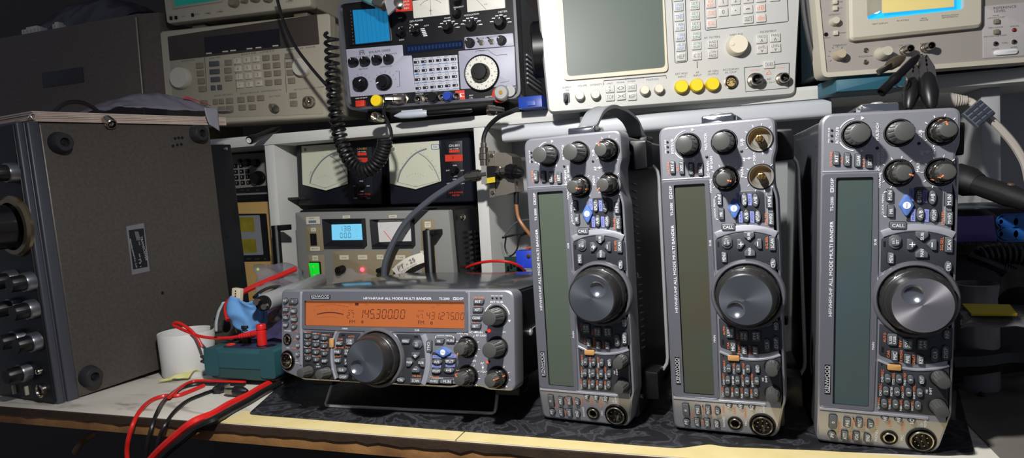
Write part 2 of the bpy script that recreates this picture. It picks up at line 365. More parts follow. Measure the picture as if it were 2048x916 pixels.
def seg7(b, ch, x, y, w, h, z, sl=.14, t=None):
    t = t or w * .2
    segs = dict(zip('0123456789', ('abcdef', 'bc', 'abged', 'abgcd', 'fgbc', 'afgcd', 'afgedc', 'abc', 'abcdefg', 'abcdfg')))[ch]
    g = t * .35
    def q(x0, y0, x1, y1):
        d = V((x1 - x0, y1 - y0)); n = V((-d.y, d.x)).normalized() * t / 2; d = d.normalized() * g
        P = [(x0 + d.x, y0 + d.y), (x0 + d.x * 2.2 + n.x, y0 + d.y * 2.2 + n.y), (x1 - d.x * 2.2 + n.x, y1 - d.y * 2.2 + n.y), (x1 - d.x, y1 - d.y), (x1 - d.x * 2.2 - n.x, y1 - d.y * 2.2 - n.y), (x0 + d.x * 2.2 - n.x, y0 + d.y * 2.2 - n.y)]
        b.sheet([(x + px + (py) * sl, y + py) for px, py in P], z)
    L = dict(a=(-w / 2, h / 2, w / 2, h / 2), b=(w / 2, h / 2, w / 2, 0), c=(w / 2, 0, w / 2, -h / 2), d=(-w / 2, -h / 2, w / 2, -h / 2), e=(-w / 2, 0, -w / 2, -h / 2), f=(-w / 2, h / 2, -w / 2, 0), g=(-w / 2, 0, w / 2, 0))
    for k in segs: q(*L[k])
def knob_plain(name, c, par):
    b = MB(); b.lathe([(8.6, -4), (8.5, 1), (8.5, 3.5), (8.2, 4.6), (7.9, 5.2), (7.4, 20.0), (6.9, 21.6), (6.0, 22)], c[0], c[1], 72, .1, 12, (4.5, 20.5))
    return b.build(name, KNB, par, (c[0], c[1], 0))
def knob_dual(c, par, ang, orange):
    b = MB(); b.lathe([(8.6, -4), (8.5, 1), (8.8, 3), (8.6, 8), (8.1, 10), (7.2, 10.8), (6, 11)], c[0], c[1], 72, .06, 10, (2, 9))
    k = b.build('knob', KNR, par, (c[0], c[1], 0)); k['label'] = 'glossy dark outer ring knob'
    b = MB(); b.lathe([(6.3, 9), (6.2, 12), (5.9, 19.6), (5.4, 20.7), (4.6, 21)], c[0], c[1], 60, .08, 10, (11, 20))
    if orange:
        b.m = 1; a = ang; b.T = Matrix.Translation((c[0], c[1], 0)) @ Matrix.Rotation(a, 4, 'Z'); b.box(5.6, 6.4, -.5, .5, 14, 20.6); b.box(3.4, 5.2, -.5, .5, 20.6, 21.05); b.box(8.4, 8.85, -.6, .6, 3, 9); b.T = None
    b.build('inner_knob', [KNB, ORG], k, None).location = (0, 0, 0)
    for ch in k.children: ch.location = (-c[0] * .001, -c[1] * .001, 0)
    return k
def rake(b):                                 # the case runs back at a slight angle to the panel
    for p in b.v: p.y -= min(0, p.z + 24) * .06
def make_radio(root):
    panel().build('front_panel', [PAN, WELL, WELL, PAND, TRIM], root, sharp=30)
    # display: bezel and screen
    b = MB(); n = 3
    O = roundpoly([(32, 91.6), (32, 51.6), (90, 50.6), (158, 50.6), (222.6, 51.8), (222.6, 91.6)], [4, 3, 2, 2, 2, 3], 3)
    Ii = rrect((DISP[0] + DISP[1]) / 2, (DISP[2] + DISP[3]) / 2, DISP[1] - DISP[0], DISP[3] - DISP[2], 1.2, 2)
    b.fill(inset(O, .6), [ccw(Ii)], 1.2); b.rings([[(x, y, -.2) for x, y in ccw(O)], [(x, y, .7) for x, y in ccw(O)], [(x, y, 1.2) for x, y in inset(O, .6)]], False, False)
    b.rings([[(x, y, -2.6) for x, y in ccw(Ii)], [(x, y, 1.2) for x, y in ccw(Ii)]][::-1], False, False)
    b.build('display_bezel', BEZ, root)
    b = MB(); b.prism(inset(Ii, .1), -2.4, -1.6); b.build('display_screen', LCDG2, root)
    # maker's badge
    b = MB(); b.prism(rrect(55.6, 85.6, 24, 4.2), 1, 2); b.m = 1; b.text('KENWOOD', 55.8, 86.0, 3, 2.1, 22.4); b.prism(rrect(55.8, 84.0, 22.4, .4), 1.9, 2.1); b.build('badge', [BLK, mat('badge_silver', '#d9d9dc', .3, .2)], root)
    # dial collar and dial
    b = MB(); b.lathe([(30.2, -.2), (29.8, 1.8), (28.8, 3.4), (27.4, 3.8), (26.6, 3.2), (26.2, -.1)], *DIAL, 64, cap0=False, cap1=False); b.m = 1; b.lathe([(26.3, .2), (1, .2)], *DIAL, 48, cap0=False); b.build('dial_collar', [TRIM2, WELL], root)
    b = MB(); N = 96
    b.lathe([(25.4, 1), (25.3, 9), (24.6, 10.4), (23.6, 11), (23.6, 14), (23.0, 21), (21.4, 24.5), (20.3, 25)], *DIAL, N, .018, 16, (.5, 9.5), cap0=False, cap1=False)
    d = b.build('tuning_dial', DSK, root, (DIAL[0], DIAL[1], 0))
    b = MB(); c = (10.6, 0); b.m = 0
    b.fill(ell(0, 0, 20.3, n=96), [ell(c[0], c[1], 7.3, n=40)], 25.1); b.rings([[(x, y, 24.9) for x, y in ell(0, 0, 20.35, n=96)], [(x, y, 25.1) for x, y in ell(0, 0, 20.3, n=96)]], False, False)
    b.m = 1; b.lathe([(7.3, 25.1), (6.9, 24.7), (5.8, 23.6), (4, 22.5), (2, 21.9), (.2, 21.8)], c[0], c[1], 40, cap0=False)
    b.build('dial_face', [DFACE, CHRD], d)
    # knobs
    knob_plain('knob', WELLS['k1'], root); knob_plain('knob', WELLS['k2'], root)
    for k, a in (('kS', .3), ('kR', -1.9), ('kA', 2.3)): knob_dual(WELLS[k], root, a, True)['well'] = k
    for c in (SHI, SLO):
        b = MB(); b.m = 1; b.lathe([(7, 0), (7, .7), (6.4, .9), (5.8, .5)], *c, 32, cap0=False, cap1=False); b.m = 0
        b.lathe([(5.8, -1), (5.7, 3), (5.4, 4), (5.0, 13.6), (4.5, 14.8), (3.9, 15)], *c, 60, .11, 10, (3.5, 14)); b.build('knob', [KNB, WELL], root, (c[0], c[1], 0))
    # sockets
    b = MB(); b.T = lz; b.m = 1; b.lathe([(6.4, .2), (6.2, 1), (5.4, 1), (5.1, .4)], *PH, 32, cap0=False, cap1=False); b.m = 0; b.lathe([(4.8, -1), (4.8, 1.4), (4.2, 1.9), (3.4, 1.6), (2.9, .6), (2.8, -8)], *PH, 32, cap0=False, cap1=False); b.m = 1; b.lathe([(6.2, -3), (3, -3)], *PH, 24, cap0=False, cap1=False); b.lathe([(2.9, -7), (.1, -7)], *PH, 20, cap0=False); b.build('headphone_socket', [NICK, WELL], root)
    b = MB(); b.T = lz; b.m = 1; b.lathe([(10.9, .1), (10.6, 1.2), (9.8, 1.2), (9.6, -4), (8.6, -4)], *MICC, 40, cap0=False, cap1=False); b.lathe([(7.2, -2.4), (.1, -2.4)], *MICC, 32, cap0=False); b.m = 0
    b.lathe([(8.6, -4), (8.6, 2.6), (8.0, 3.4), (7.3, 3), (7.1, -2.4)], *MICC, 40, cap0=False, cap1=False)
    for i in range(8):
        a = 2 * pi * i / 7; rr = 4.6 if i < 7 else 0; b.lathe([(.75, -2.4), (.75, 1.2), (.4, 1.8)], MICC[0] + rr * cos(a), MICC[1] + rr * sin(a), 10)
    b.m = 1; b.prism(rrect(MICC[0], MICC[1] + 7, 2, 2), -2, 2); b.build('microphone_socket', [NICK, WELL], root)
    # keys
    for nm, u, v, w, h, sh in BUT:
        b = MB(); b.T = lz
        if sh == 'e': P = ell(u, v, w / 2, h / 2, 24)
        elif sh in 's': P = rrect(u, v, w, h, h / 2, 6)
        elif sh == 'd': P = roundpoly([(u - w / 2, v + h / 2), (u + w / 2, v + h / 2), (u + w * .3, v - h / 2), (u - w * .3, v - h / 2)], 1.6)
        elif sh == 'l': P = roundpoly([(u + w * .1, v + h / 2), (u + w / 2, v + h * .2), (u + w * .3, v - h / 2), (u - w / 2, v - h * .25)], 1)
        elif sh == 'r': P = roundpoly([(u - w / 2, v - h / 2), (u + w / 2 - .5, v - h / 2), (u + w / 2, v + h / 2), (u - w / 2 + .3, v + h / 2)], .9, 3)
        else: P = rrect(u, v, w, h, 1.3, 3)
        z = 2.6 if sh not in 'l' else 2
        b.m = 2; b.prism(inset(P, -.45), -.1, .42); b.m = 0; b.prism(P, 0, z, .55)
        b.m = 1; q = z + .06
        if sh == '2':
            a, c = nm.split('/'); b.text(a, u, v + 1.35, 1.9, q, w * .62); b.text(c, u, v - 1.35, 1.9, q, w * .62)
        elif nm == 'I':
            P2 = [(u + .95 * cos(t), v + .95 * sin(t)) for t in [pi / 2 + .6 + .25 * i for i in range(21)]]; Q2 = [(u + .65 * cos(t), v + .65 * sin(t)) for t in [pi / 2 + .6 + .25 * i for i in range(21)]]
            b.sheet(P2 + Q2[::-1], q); b.prism(rrect(u, v + .7, .3, 1.2), q - .05, q)
        elif sh == 'R': b.text(nm, u, v, 2.5, q, 8.4, rot=-pi / 2)
        elif nm == '.': b.prism(ell(u, v, .5, n=8), q - .1, q)
        else: b.text(nm, u, v, min(h * .55, 2.5 if len(nm) > 1 else 2.7), q, min(w * .74, len(nm) * 1.9) if len(nm) > 1 else None)
        b.build('button', [BTN, WHT, WELL], root)
    b = MB(); u, v = 197, 32.6
    P = [(u + 8.2 * cos(t) * (abs(cos(t)) ** .25) * (.72 + .28 * abs(cos(t)) ** 3), v + 4.9 * sin(t) * (.8 + .2 * abs(sin(t)) ** 6)) for t in [2 * pi * i / 40 for i in range(40)]]
    b.prism(P, 0, 3, .9); b.m = 1; b.prism(ell(u, v, 2.7, n=20), 2.9, 3.2); b.m = 0; b.text('MHz', u, v, 1.4, 3.3, 3.8); k = b.build('button', [STAR, WHT], root); k['label'] = 'blue diamond shaped key'
    b = MB(); u, v = 168.7, 39.6; b.prism(roundpoly([(u - 5.4, v - 1.6), (u - 3, v - 4.2), (u + 3, v - 4.2), (u + 5.4, v - 1.6), (u + 5.4, v + 1.6), (u + 3, v + 4.2), (u - 3, v + 4.2), (u - 5.4, v + 1.6)], 1), -.1, 2, .5); b.lathe([(3.4, 1.8), (3.4, 3), (2.9, 3.3)], u, v, 24); b.m = 1; b.text('TF-', u, v + 1.2, 1.7, 3.4, 3.4); b.text('SET', u, v - 1.2, 1.7, 3.4, 3.6); b.build('button', [BTN, WHT], root)
    for nm, u, v, P in (('+', 166.8, 28.3, [(-4.2, 3.2), (4.2, 3.2), (4.2, .2), (0, -3.2), (-4.2, .2)]), ('-', 166.8, 15.2, [(-4.2, -3.2), (4.2, -3.2), (4.2, -.2), (0, 3.2), (-4.2, -.2)]), ('SUB', 173.3, 21.8, [(3.6, -4.2), (3.6, 4.2), (-.2, 4.2), (-3.8, 0), (-.2, -4.2)]), ('MAIN', 160.4, 21.7, [(-3.6, -4.2), (-3.6, 4.2), (.2, 4.2), (3.8, 0), (.2, -4.2)])):
        b = MB(); b.prism(roundpoly([(u + x, v + y) for x, y in P], .9, 3), 0, 2.8, .6); b.m = 1
        if nm in '+-':
            b.sheet(rrect(u, v, 3.8, .65), 2.87)
            if nm == '+': b.sheet(rrect(u, v, .65, 3.8), 2.88)
        else: b.text(nm, u, v, 2.2, 2.87, 5.8)
        b.build('button', [BTN, WHT], root)
    b = MB(); b.prism(rrect(69.2, 38.2, 5.8, 10.6, 1.2), -.1, .6); b.m = 1; b.prism(rrect(69.2, 38.2, 4.6, 9.6, 1), .2, 2.4, .6); k = b.build('button', [WELL, TAN], root); k['label'] = 'tan function key'
    lettering(LETW, WHT).parent = root; o = lettering(LETO, ORG); o.parent = root; o['label'] = 'orange lettering'
    b = MB()
    for st, u, v in (('TF-W', 205, 29.0), ('TRACE', 203.6, 20.1), ('M.A/B', 189.5, 27.8), ('VFO/CH', 189, 18.8)):
        b.m = 0; b.prism([(u - 5, v - 1.5), (u + 4.6, v - 1.5), (u + 5, v + 1.5), (u - 4.6, v + 1.5)], .1, .6); b.m = 1; b.text(st, u, v, 1.5, .66, 7)
    k = b.build('key_tags', [LIL, PAND], root); k['label'] = 'lilac tags between the oval keys'
    b = MB()
    for u, v in ((166.8, 46.7), (82.7, 46.4)): b.prism(rrect(u, v, 4.4, 1.5), -.1, .55)
    for i in range(3): b.lathe([(.9, .1), (.9, .9), (.5, 1.2)], 248.4 + i * 4.2, 85.2, 10)
    for c in ((241.5, 53), (244, 25)): b.lathe([(1.2, .1), (1.2, .5), (.8, .7)], *c, 12)
    for c in ((70.6, 46.8), (24.4, 66), (13, 66)): b.prism(rrect(*c, 1.6, .8, .3), .1, .6)
    b.T = None; b.build('indicator_lights', WELL, root)
    # case
    b = MB(); O = rrect(135, 46, 262, 90, 3, 3)
    b.rings([[(x, y, -270) for x, y in ccw(O)], [(x, y, -23) for x, y in ccw(O)]])
    b.m = 1
    for i in range(11):
        for a in (62, 152): u = a + i * 6.8; b.rings([[(u + 1.6, y, -44), (u + 2.7, y, -44), (u + 1.1, y, -58), (u, y, -58)] for y in (.2, 1.6)])
    b.m = 2
    for u, z in ((20, -36), (250, -36), (20, -258), (250, -258), (135, -40)): b.T = Matrix.Translation((u, .9, z)) @ Matrix.Rotation(pi / 2, 4, 'X'); b.lathe([(2.6, -1), (2.6, .8), (1.6, 1.4)], 0, 0, 14); b.T = None
    for u, z in ((24, -40), (246, -40), (24, -150), (246, -150)): b.T = Matrix.Translation((u, 91.2, z)) @ Matrix.Rotation(-pi / 2, 4, 'X'); b.lathe([(2.6, -1), (2.6, .6), (1.6, 1.2)], 0, 0, 14); b.T = None
    rake(b); b.build('case', [CASEB, mat('vent_edge_glint', '#85878a', .4, .4), CHR], root)  # pale vent strips carry the light their edges catch, as colour
    b = MB(); b.box(5, 265, 90.4, 92.4, -269, -24, 1.2); rake(b); k = b.build('top_cover', TOPC, root); k['label'] = 'glossy grey top cover'
    # front feet on the underside, wire stand folded
    for u in (30, 248):
        b = MB(); b.prism(roundpoly([(u - 14, 1.5), (u + 14, 1.5), (u + 13, -15), (u - 13, -15)], 2), -64, -38, 1.5); rake(b); b.build('foot', BLK, root)
    b = MB(); w = [(38, -12, -66), (44, -15.6, -68), (50, -16.4, -69), (226, -16.4, -69), (232, -15.6, -68), (238, -12, -66)]
    b.tube(w, 1.7, 8); b.build('wire_stand', STEEL, root)
    # handle mounts on the right end
    for z in (-46, -236):
        b = MB(); b.box(268, 279, 33, 61, z - 13, z + 13, 2); b.m = 1; b.T = Matrix.Translation((279, 47, z)) @ Matrix.Rotation(pi / 2, 4, 'Y'); b.lathe([(5, -1), (5, 1.2), (3.5, 2)], 0, 0, 20); b.T = None
        k = b.build('handle_mount', [CHR if z > -100 else BLK, STEEL], root)
    return root
TRIM2 = mat('dial_collar', '#77777d', .28, .55); CHRD = mat('dimple_metal', '#b4b8be', .2, .95)
def fr(o, ex, ey): return frameM(V(o), ex, ey)
UX = {}
UX[1] = fr((-.0893, .0518, .0009), (-.0091, .0031, 1), (-.9901, .1404, -.0095))
UX[2] = fr((.0365, .0493, .0007), (-.0083, -.0093, 1), (-.9944, .1051, -.0073))
UX[3] = fr((.1533, .0470, -.0035), (.036, -.0063, .9993), (-.9986, .039, .0362))
# local origin is the corner u=0, v=0 of the panel: v runs to the left when the set stands on end
for k in (1, 2, 3):
    pass
t0 = .122
cz = V((-.4664, .0408, .0372)) + V((.0024, .1795, .9838)) * .046
ex0 = V((.9999, -.0134, 0)); ey0 = V((.0016, sin(t0), cos(t0)))
UX[0] = fr(cz - ey0 * .046, ex0, ey0)
R3 = thing('transceiver', 'grey transceiver standing on end, nearest the right edge, with shiny silver tuning dial', 'radio', UX[3], 'grey transceivers with wide displays')
make_radio(R3)
def kids(o): return [c for c in bpy.data.objects if c.parent == o]
def copy_radio(M, label):
    r = R3.copy(); COL.objects.link(r); r.matrix_world = M; r['label'] = label
    for ch in kids(R3):
        c = ch.copy(); COL.objects.link(c); c.parent = r
        for g in kids(ch):
            d = g.copy(); COL.objects.link(d); d.parent = c
    return r
R2 = copy_radio(UX[2], 'grey transceiver standing on end with two knobs missing, bare brass shafts showing')
R1 = copy_radio(UX[1], 'grey transceiver standing on end with its grey carrying strap arched up')
R0 = copy_radio(UX[0], 'grey transceiver lying flat on a wire stand with lit orange display')
def part(r, n): return [c for c in kids(r) if c.name.split('.')[0] == n]
def own(o, mats):                       # give one copy its own mesh so that it can differ
    o.data = o.data.copy()
    for i, m in enumerate(mats): o.data.materials[i] = m
for r, a in ((R3, atan2(7.1, 8.3)), (R2, atan2(47, -50)), (R1, atan2(-33, 40)), (R0, atan2(-80, -110))):
    part(r, 'tuning_dial')[0].rotation_euler = (0, 0, a)
for r in (R2, R1, R0):
    f = kids(part(r, 'tuning_dial')[0])[0]; own(f, [DFACEB, CHRD])
own(part(R2, 'display_screen')[0], [LCDB]); own(part(R1, 'display_screen')[0], [LCDG])
# second one: two knobs gone, brass shafts in their wells
for c in part(R2, 'knob'):
    if c.get('well') in ('kS', 'kA'):
        for g in kids(c): bpy.data.objects.remove(g)
        k = WELLS[c['well']]; bpy.data.objects.remove(c)
        b = MB(); b.m = 1; b.lathe([(9.6, .7), (9.0, .6), (8.6, -4), (6.4, -5.5), (6.2, -6)], *k, 36, cap0=False, cap1=False); b.lathe([(6.3, -5.9), (.1, -5.9)], *k, 24, cap0=False, cap1=False); b.m = 0
        b.lathe([(3.3, -6), (3.3, 2), (3.0, 3), (3, 7), (2.4, 7.2), (2.3, 12), (1.9, 12.6)], *k, 24, .18, 6, (3, 13)); b.m = 2; b.box(k[0] - 2.2, k[0] + 2.2, k[1] - .35, k[1] + .35, 11.5, 12.7)
        o = b.build('shaft', [BRASS, mat('well_grey', '#77736c', .45, .4), WELL], R2); o['label'] = 'bare brass knob shaft in its well'
for r in (R3, R2, R1, R0):
    for c in part(r, 'knob'):
        if 'well' in c: del c['well']
# carrying strap on the first
STRAP = mat('strap_grey', '#8b8d90', .5, bump=.15)
b = MB(); pts = smooth([(278, 47, -46), (282, 47, -56), (296, 47, -78), (304, 47, -110), (305, 47, -140), (303, 47, -170), (296, 47, -205), (282, 47, -227), (278, 47, -236)], 6)
b.ribbon(pts, (0, 1, 0), 19, 3.4); b.ribbon([p + V((1.7, 8.0, 0)) for p in pts], (0, 1, 0), 1, 1); b.ribbon([p + V((1.7, -8.0, 0)) for p in pts], (0, 1, 0), 1, 1)
b.build('strap', STRAP, R1)
for r in (R0,):
    for c in part(r, 'handle_mount'): bpy.data.objects.remove(c)
    b = MB()
    for z in (-60, -240): b.T = Matrix.Translation((266.6, 47, z)) @ Matrix.Rotation(pi / 2, 4, 'Y'); b.lathe([(4, -1), (4, 1), (2.5, 2)], 0, 0, 16)
    b.T = None; b.tube([(267.4, 51, -64), (267.4, 60, -150)], .6, 6); b.build('handle_screws', STEEL, R0)
for r in (R2, R3):
    b = MB(); b.ribbon([(277, 47, -40), (280, 47, -60), (281, 47, -140), (280, 47, -225), (277, 47, -242)], (0, 1, 0), 19, 3); b.build('strap', BLK, r)
# stand of the one lying flat is swung down on to the mat
for c in part(R0, 'wire_stand'): bpy.data.objects.remove(c)
I0 = UX[0].inverted()
def l0(p): q = I0 @ p; return (q.x * 1000, q.y * 1000, q.z * 1000)
zb = ZM + .002
A, B_ = atz(650, 811, zb), atz(989, 827, zb); F0 = Face(UX[0])
b = MB(); a, c = V(l0(A)), V(l0(B_))
tl, tr = V((a.x + 2, -3, a.z - 16)), V((c.x - 1, -3, c.z - 16))
d = (c - a).normalized()
b.tube([tl, a + V((0, 5, -4)), a + V((.3, 1.5, -1)), a + d * 2 + V((0, .2, 0)), a + d * 6, c - d * 6, c - d * 2 + V((0, .2, 0)), c + V((-.3, 1.5, -1)), c + V((0, 5, -4)), tr], 1.8, 8)
b.build('wire_stand', STEEL, R0)
# lit display with its segments
ORL = mat('lcd_orange', '#8a4a26', .35, emit='#c8703a', es=.30); SEG = mat('lcd_segment', '#4a1508', .6); SEG2 = mat('lcd_segment_faint', '#8a3c18', .7)
own(part(R0, 'display_screen')[0], [ORL])
H_ = crop(700, 560, .13098); I_ = crop(850, 560, .131); G_ = crop(550, 560, .13098)
b = MB(); W = -1.6
def d0(p): return F0.loc(p[0], p[1], W)
ky = 1 / F0.k(780, 630)
def digits(K, lst, w, h, z):
    for ch, X, Y in lst:
        x, y = d0(K(X, Y)); sx = F0.k(*K(X, Y)) * .13098
        if ch == '.': b.sheet(rrect(x, y, 1.0, 1.0), z)
        else: seg7(b, ch, x, y, w * sx * 1.05, h * sx, z, .12)
digits(H_, [('1', 168, 518), ('4', 255, 518), ('5', 340, 518), ('.', 378, 580), ('3', 430, 519), ('0', 522, 520), ('0', 614, 521), ('.', 652, 583), ('0', 706, 522), ('0', 805, 523)], 62, 134, W + .05)
digits(I_, [('4', 50, 542), ('3', 122, 545), ('1', 190, 546), ('.', 232, 597), ('2', 268, 548), ('7', 338, 549), ('5', 415, 551), ('.', 447, 600), ('0', 490, 552), ('0', 570, 554)], 48, 104, W + .05)
digits(G_, [('2', 1122, 540), ('7', 1180, 540)], 40, 80, W + .05); digits(H_, [('4', 1035, 558), ('7', 1090, 558)], 36, 66, W + .05)
def tx(K, st, X, Y, wpx, hpx, m=0):
    x, y = d0(K(X, Y)); s = F0.k(*K(X, Y)) * .131; b.m = m; b.text(st, x, y, hpx * s, W + .06, wpx * s * 1.05); b.m = 0
tx(G_, 'FM', 1180, 638, 95, 50); tx(H_, 'FM', 1085, 648, 100, 56); tx(H_, 'M.CH', 1080, 472, 90, 26); tx(G_, 'M.CH', 1158, 465, 85, 26); tx(H_, 'PRE', 258, 375, 55, 28, 1); tx(H_, 'TNC', 1265, 418, 65, 28, 1); tx(H_, 'PRE', 1350, 380, 60, 28, 1); tx(G_, 'AGC', 1158, 372, 60, 26, 1); tx(I_, 'T', 398, 383, 18, 26, 1)
for K, X, Y in ((G_, 1333, 640), (H_, 1245, 657)):
    x, y = d0(K(X, Y)); b.prism(ell(x, y, 1.3, 1.6, 14), W, W + .04); b.m = 2; b.sheet(rrect(x, y, .7, 1.6), W + .06); b.m = 0
x, y = d0(G_(1250, 370)); b.sheet(rrect(x, y, 4.2, 2.6), W + .04)
def arcp(P, th, m):
    Q = smooth([V((*d0(G_(X, Y)), 0)) for X, Y in P], 8); b.m = m; b.sheet([(q.x, q.y + th / 2) for q in Q] + [(q.x, q.y - th / 2) for q in reversed(Q)], W + .05); b.m = 0
arcp([(640, 525), (740, 503), (840, 497), (940, 503), (1045, 526)], 1.1, 0); arcp([(700, 577), (830, 562), (960, 577)], .3, 1)
for i in range(9):
    t = i / 8 * 2 - 1; X = 860 + 250 * t; Y = 372 + 36 * t * t; x, y = d0(G_(X, Y)); b.m = 1; b.text(('1', '3', '5', '7', '9', '20', '40', '60', 'dB')[i], x, y, 1.3, W + .05); b.m = 0
arcp([(615, 405), (740, 383), (860, 377), (980, 386), (1110, 412)], .35, 1)
for i in range(6):
    t = i / 5 * 2 - 1; x, y = d0(G_(820 + 220 * t, 450 + 14 * t * t)); b.m = 1; b.text(('PWR', '10', '25', '50', '100', 'W')[i], x, y, 1.2, W + .05); b.m = 0
b.build('display_digits', [SEG, SEG2, ORL], R0)
b = MB(); x, y = F0.loc(977.8, 661.6, .5); b.lathe([(1.4, 0), (1.4, 1), (.6, 1.6)], x, y, 14); o = b.build('indicator_light', mat('led_red', '#e02a1c', .3, emit='#ff2a18', es=2.), R0); o['label'] = 'lit red lamp'
b = MB(); x, y = F0.loc(975, 724.6, .5); b.lathe([(1.2, 0), (1.2, .8), (.6, 1.3)], x, y, 14); o = b.build('indicator_light', mat('led_orange', '#e0501c', .3, emit='#ff5a18', es=1.), R0); o['label'] = 'lit orange lamp'
# ------------------------------------------------------------------ the bench
LAM = None
def desk_mat():
    m = mat('bench_laminate', '#cfcbc0', .38, noise=1, nscale=9, c2='#b9b4a8', bump=.03)
    nt = m.node_tree; b = nt.nodes['Principled BSDF']
    tc = nt.nodes.new('ShaderNodeTexCoord'); mp = nt.nodes.new('ShaderNodeMapping'); mp.inputs['Scale'].default_value = (3.2, 9, 3); nt.links.new(tc.outputs['Object'], mp.inputs[0])
    n = nt.nodes.new('ShaderNodeTexNoise'); n.inputs['Scale'].default_value = 3.5; n.inputs['Detail'].default_value = 8; n.inputs['Distortion'].default_value = 1.5; nt.links.new(mp.outputs[0], n.inputs['Vector'])
    r = nt.nodes.new('ShaderNodeValToRGB'); r.color_ramp.elements[0].position = .56; r.color_ramp.elements[0].color = (1, 1, 1, 1); r.color_ramp.elements[1].position = .74; r.color_ramp.elements[1].color = (.42, .37, .36, 1); nt.links.new(n.outputs['Fac'], r.inputs[0])
    old = b.inputs['Base Color'].links[0].from_socket
    mx = nt.nodes.new('ShaderNodeMix'); mx.data_type = 'RGBA'; mx.blend_type = 'MULTIPLY'; mx.inputs['Factor'].default_value = 1
    nt.links.new(old, mx.inputs['A']); nt.links.new(r.outputs[0], mx.inputs['B']); nt.links.new(mx.outputs['Result'], b.inputs['Base Color'])
    return m
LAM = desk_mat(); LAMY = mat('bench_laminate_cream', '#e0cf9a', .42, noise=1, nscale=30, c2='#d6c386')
WOODD = mat('bench_edge_dark', '#3c2b1c', .7, noise=1, nscale=40, c2='#2c1f14', bump=.3); WOOD = mat('bench_edge_wood', '#9a7040', .65, noise=1, nscale=25, c2='#6b4825', bump=.3); LAMG = mat('bench_laminate_grey', '#716d67', .5, noise=1, nscale=14, c2='#57534e', bump=.03, detail=6)
bench = thing('workbench', 'long cream topped workbench with rough brown wooden front edge', 'table', loc=(0, 0, ZD))
ys = {'a': -.31}
xs = [-1.35, atz(500, 852).x, -.04, .9]
YE = .0095; b = MB(1); e = .006
# seam in the top at the join of the two boards (photo x = 900)
xj = atz(915, 878).x
b.box(-1.35, xj - .0006, YE, 1.0, -e, 0, .0008); b.box(xj + .0006, 1.0, YE, 1.0, -e, 0, .0008); b.build('bench_top', LAM, bench)
b = MB(1); b.box(.19, 1.0, .0099, .9, .0001, .0012, .0003); k = b.build('end_sheet', LAMG, bench); k['label'] = 'stained grey sheet at the right end of the bench'
random.seed(3)
def ragged(x0, x1, z0, z1, y0, y1, m, nm, amp=.002):
    b = MB(1); n = int((x1 - x0) / .012); T = []
    for i in range(n + 1):
        x = x0 + (x1 - x0) * i / n; T.append((x, z0 + amp * random.uniform(-.6, 1) * (1 if random.random() < .6 else 2.2)))
    P = [(x0, z1), (x1, z1)] + T[::-1]
    b.T = Matrix(((1, 0, 0, 0), (0, 0, -1, y1), (0, 1, 0, 0), (0, 0, 0, 1))); b.prism(P, 0, y1 - y0)
    return b.build(nm, m, bench)
ragged(-1.35, 1.0, -.0082, -.0004, YE - .0035, YE - .0003, WOODD, 'dark_edge_strip', .0012)
b = MB(1); b.box(-1.35, 1.0, YE - .0015, .03, -.0195, -.0062, .001); b.build('edge_batten', WOOD, bench)
b = MB(1); b.box(-1.35, 1.0, .031, .95, -.0185, -.0063); b.build('underframe', mat('bench_underside', '#2a211a', .8), bench)
# lit cream strip of bare laminate along the front
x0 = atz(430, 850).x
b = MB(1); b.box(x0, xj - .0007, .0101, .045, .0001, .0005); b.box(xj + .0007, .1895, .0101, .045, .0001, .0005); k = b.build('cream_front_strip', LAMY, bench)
# mat
def mat_mat():
    m = mat('mat_black', '#0f0f11', .55, bump=.05)
    nt = m.node_tree; b = nt.nodes['Principled BSDF']; tc = nt.nodes.new('ShaderNodeTexCoord')
    n = nt.nodes.new('ShaderNodeTexNoise'); n.inputs['Scale'].default_value = 22; n.inputs['Detail'].default_value = 6; n.inputs['Distortion'].default_value = 2.8; nt.links.new(tc.outputs['Object'], n.inputs['Vector'])
    r = nt.nodes.new('ShaderNodeValToRGB'); E = r.color_ramp.elements; E[0].position = .46; E[0].color = lin('#111114'); E[1].position = .53; E[1].color = lin('#3c3d42'); e3 = E.new(.56); e3.color = lin('#19191c'); e4 = E.new(.72); e4.color = lin('#333439')
    nt.links.new(n.outputs['Fac'], r.inputs[0]); nt.links.new(r.outputs[0], b.inputs['Base Color']); return m
pa, pb_, pc = atz(497, 830), atz(1420, 893), atz(1660, 907.5)
pl = atz(640, 760)
b = MB(1)
ya, yb = pa.y, pc.y
P = [(pa.x, ya), (pa.x + .1, ya - .002), (-.05, .0275), (pb_.x, pb_.y + .004), (pb_.x + .012, pb_.y), (.155, yb + .012), (.175, .06), (.24, .36), (-.4, .36), (pl.x - .06, .2)]
b.prism(roundpoly(P, .006), ZD, ZM, .0005)
tag(b.build('bench_mat', mat_mat(), None), 'black swirl-patterned rubber mat under the radios on the bench', 'mat')
# ------------------------------------------------------------------ room
def structure(o): o['kind'] = 'structure'; return o
WALLM = mat('wall_paint', '#8b8a86', .8, bump=.05); NICHE = mat('niche_panel', '#a9abac', .6, bump=.03)
b = MB(1); b.box(-4.2, 3.0, 1.02, 1.12, -.8, 2.6); structure(b.build('wall_back', mat('wall_shade', '#4a4441', .85), None))  # wall colour darkened to give the shade of the unlit room
b = MB(1); b.box(-4.2, 3.0, -1.6, 1.02, -.85, -.8); structure(b.build('floor', mat('floor_dark', '#2b2724', .7, noise=1, nscale=12, c2='#3a342e'), None))
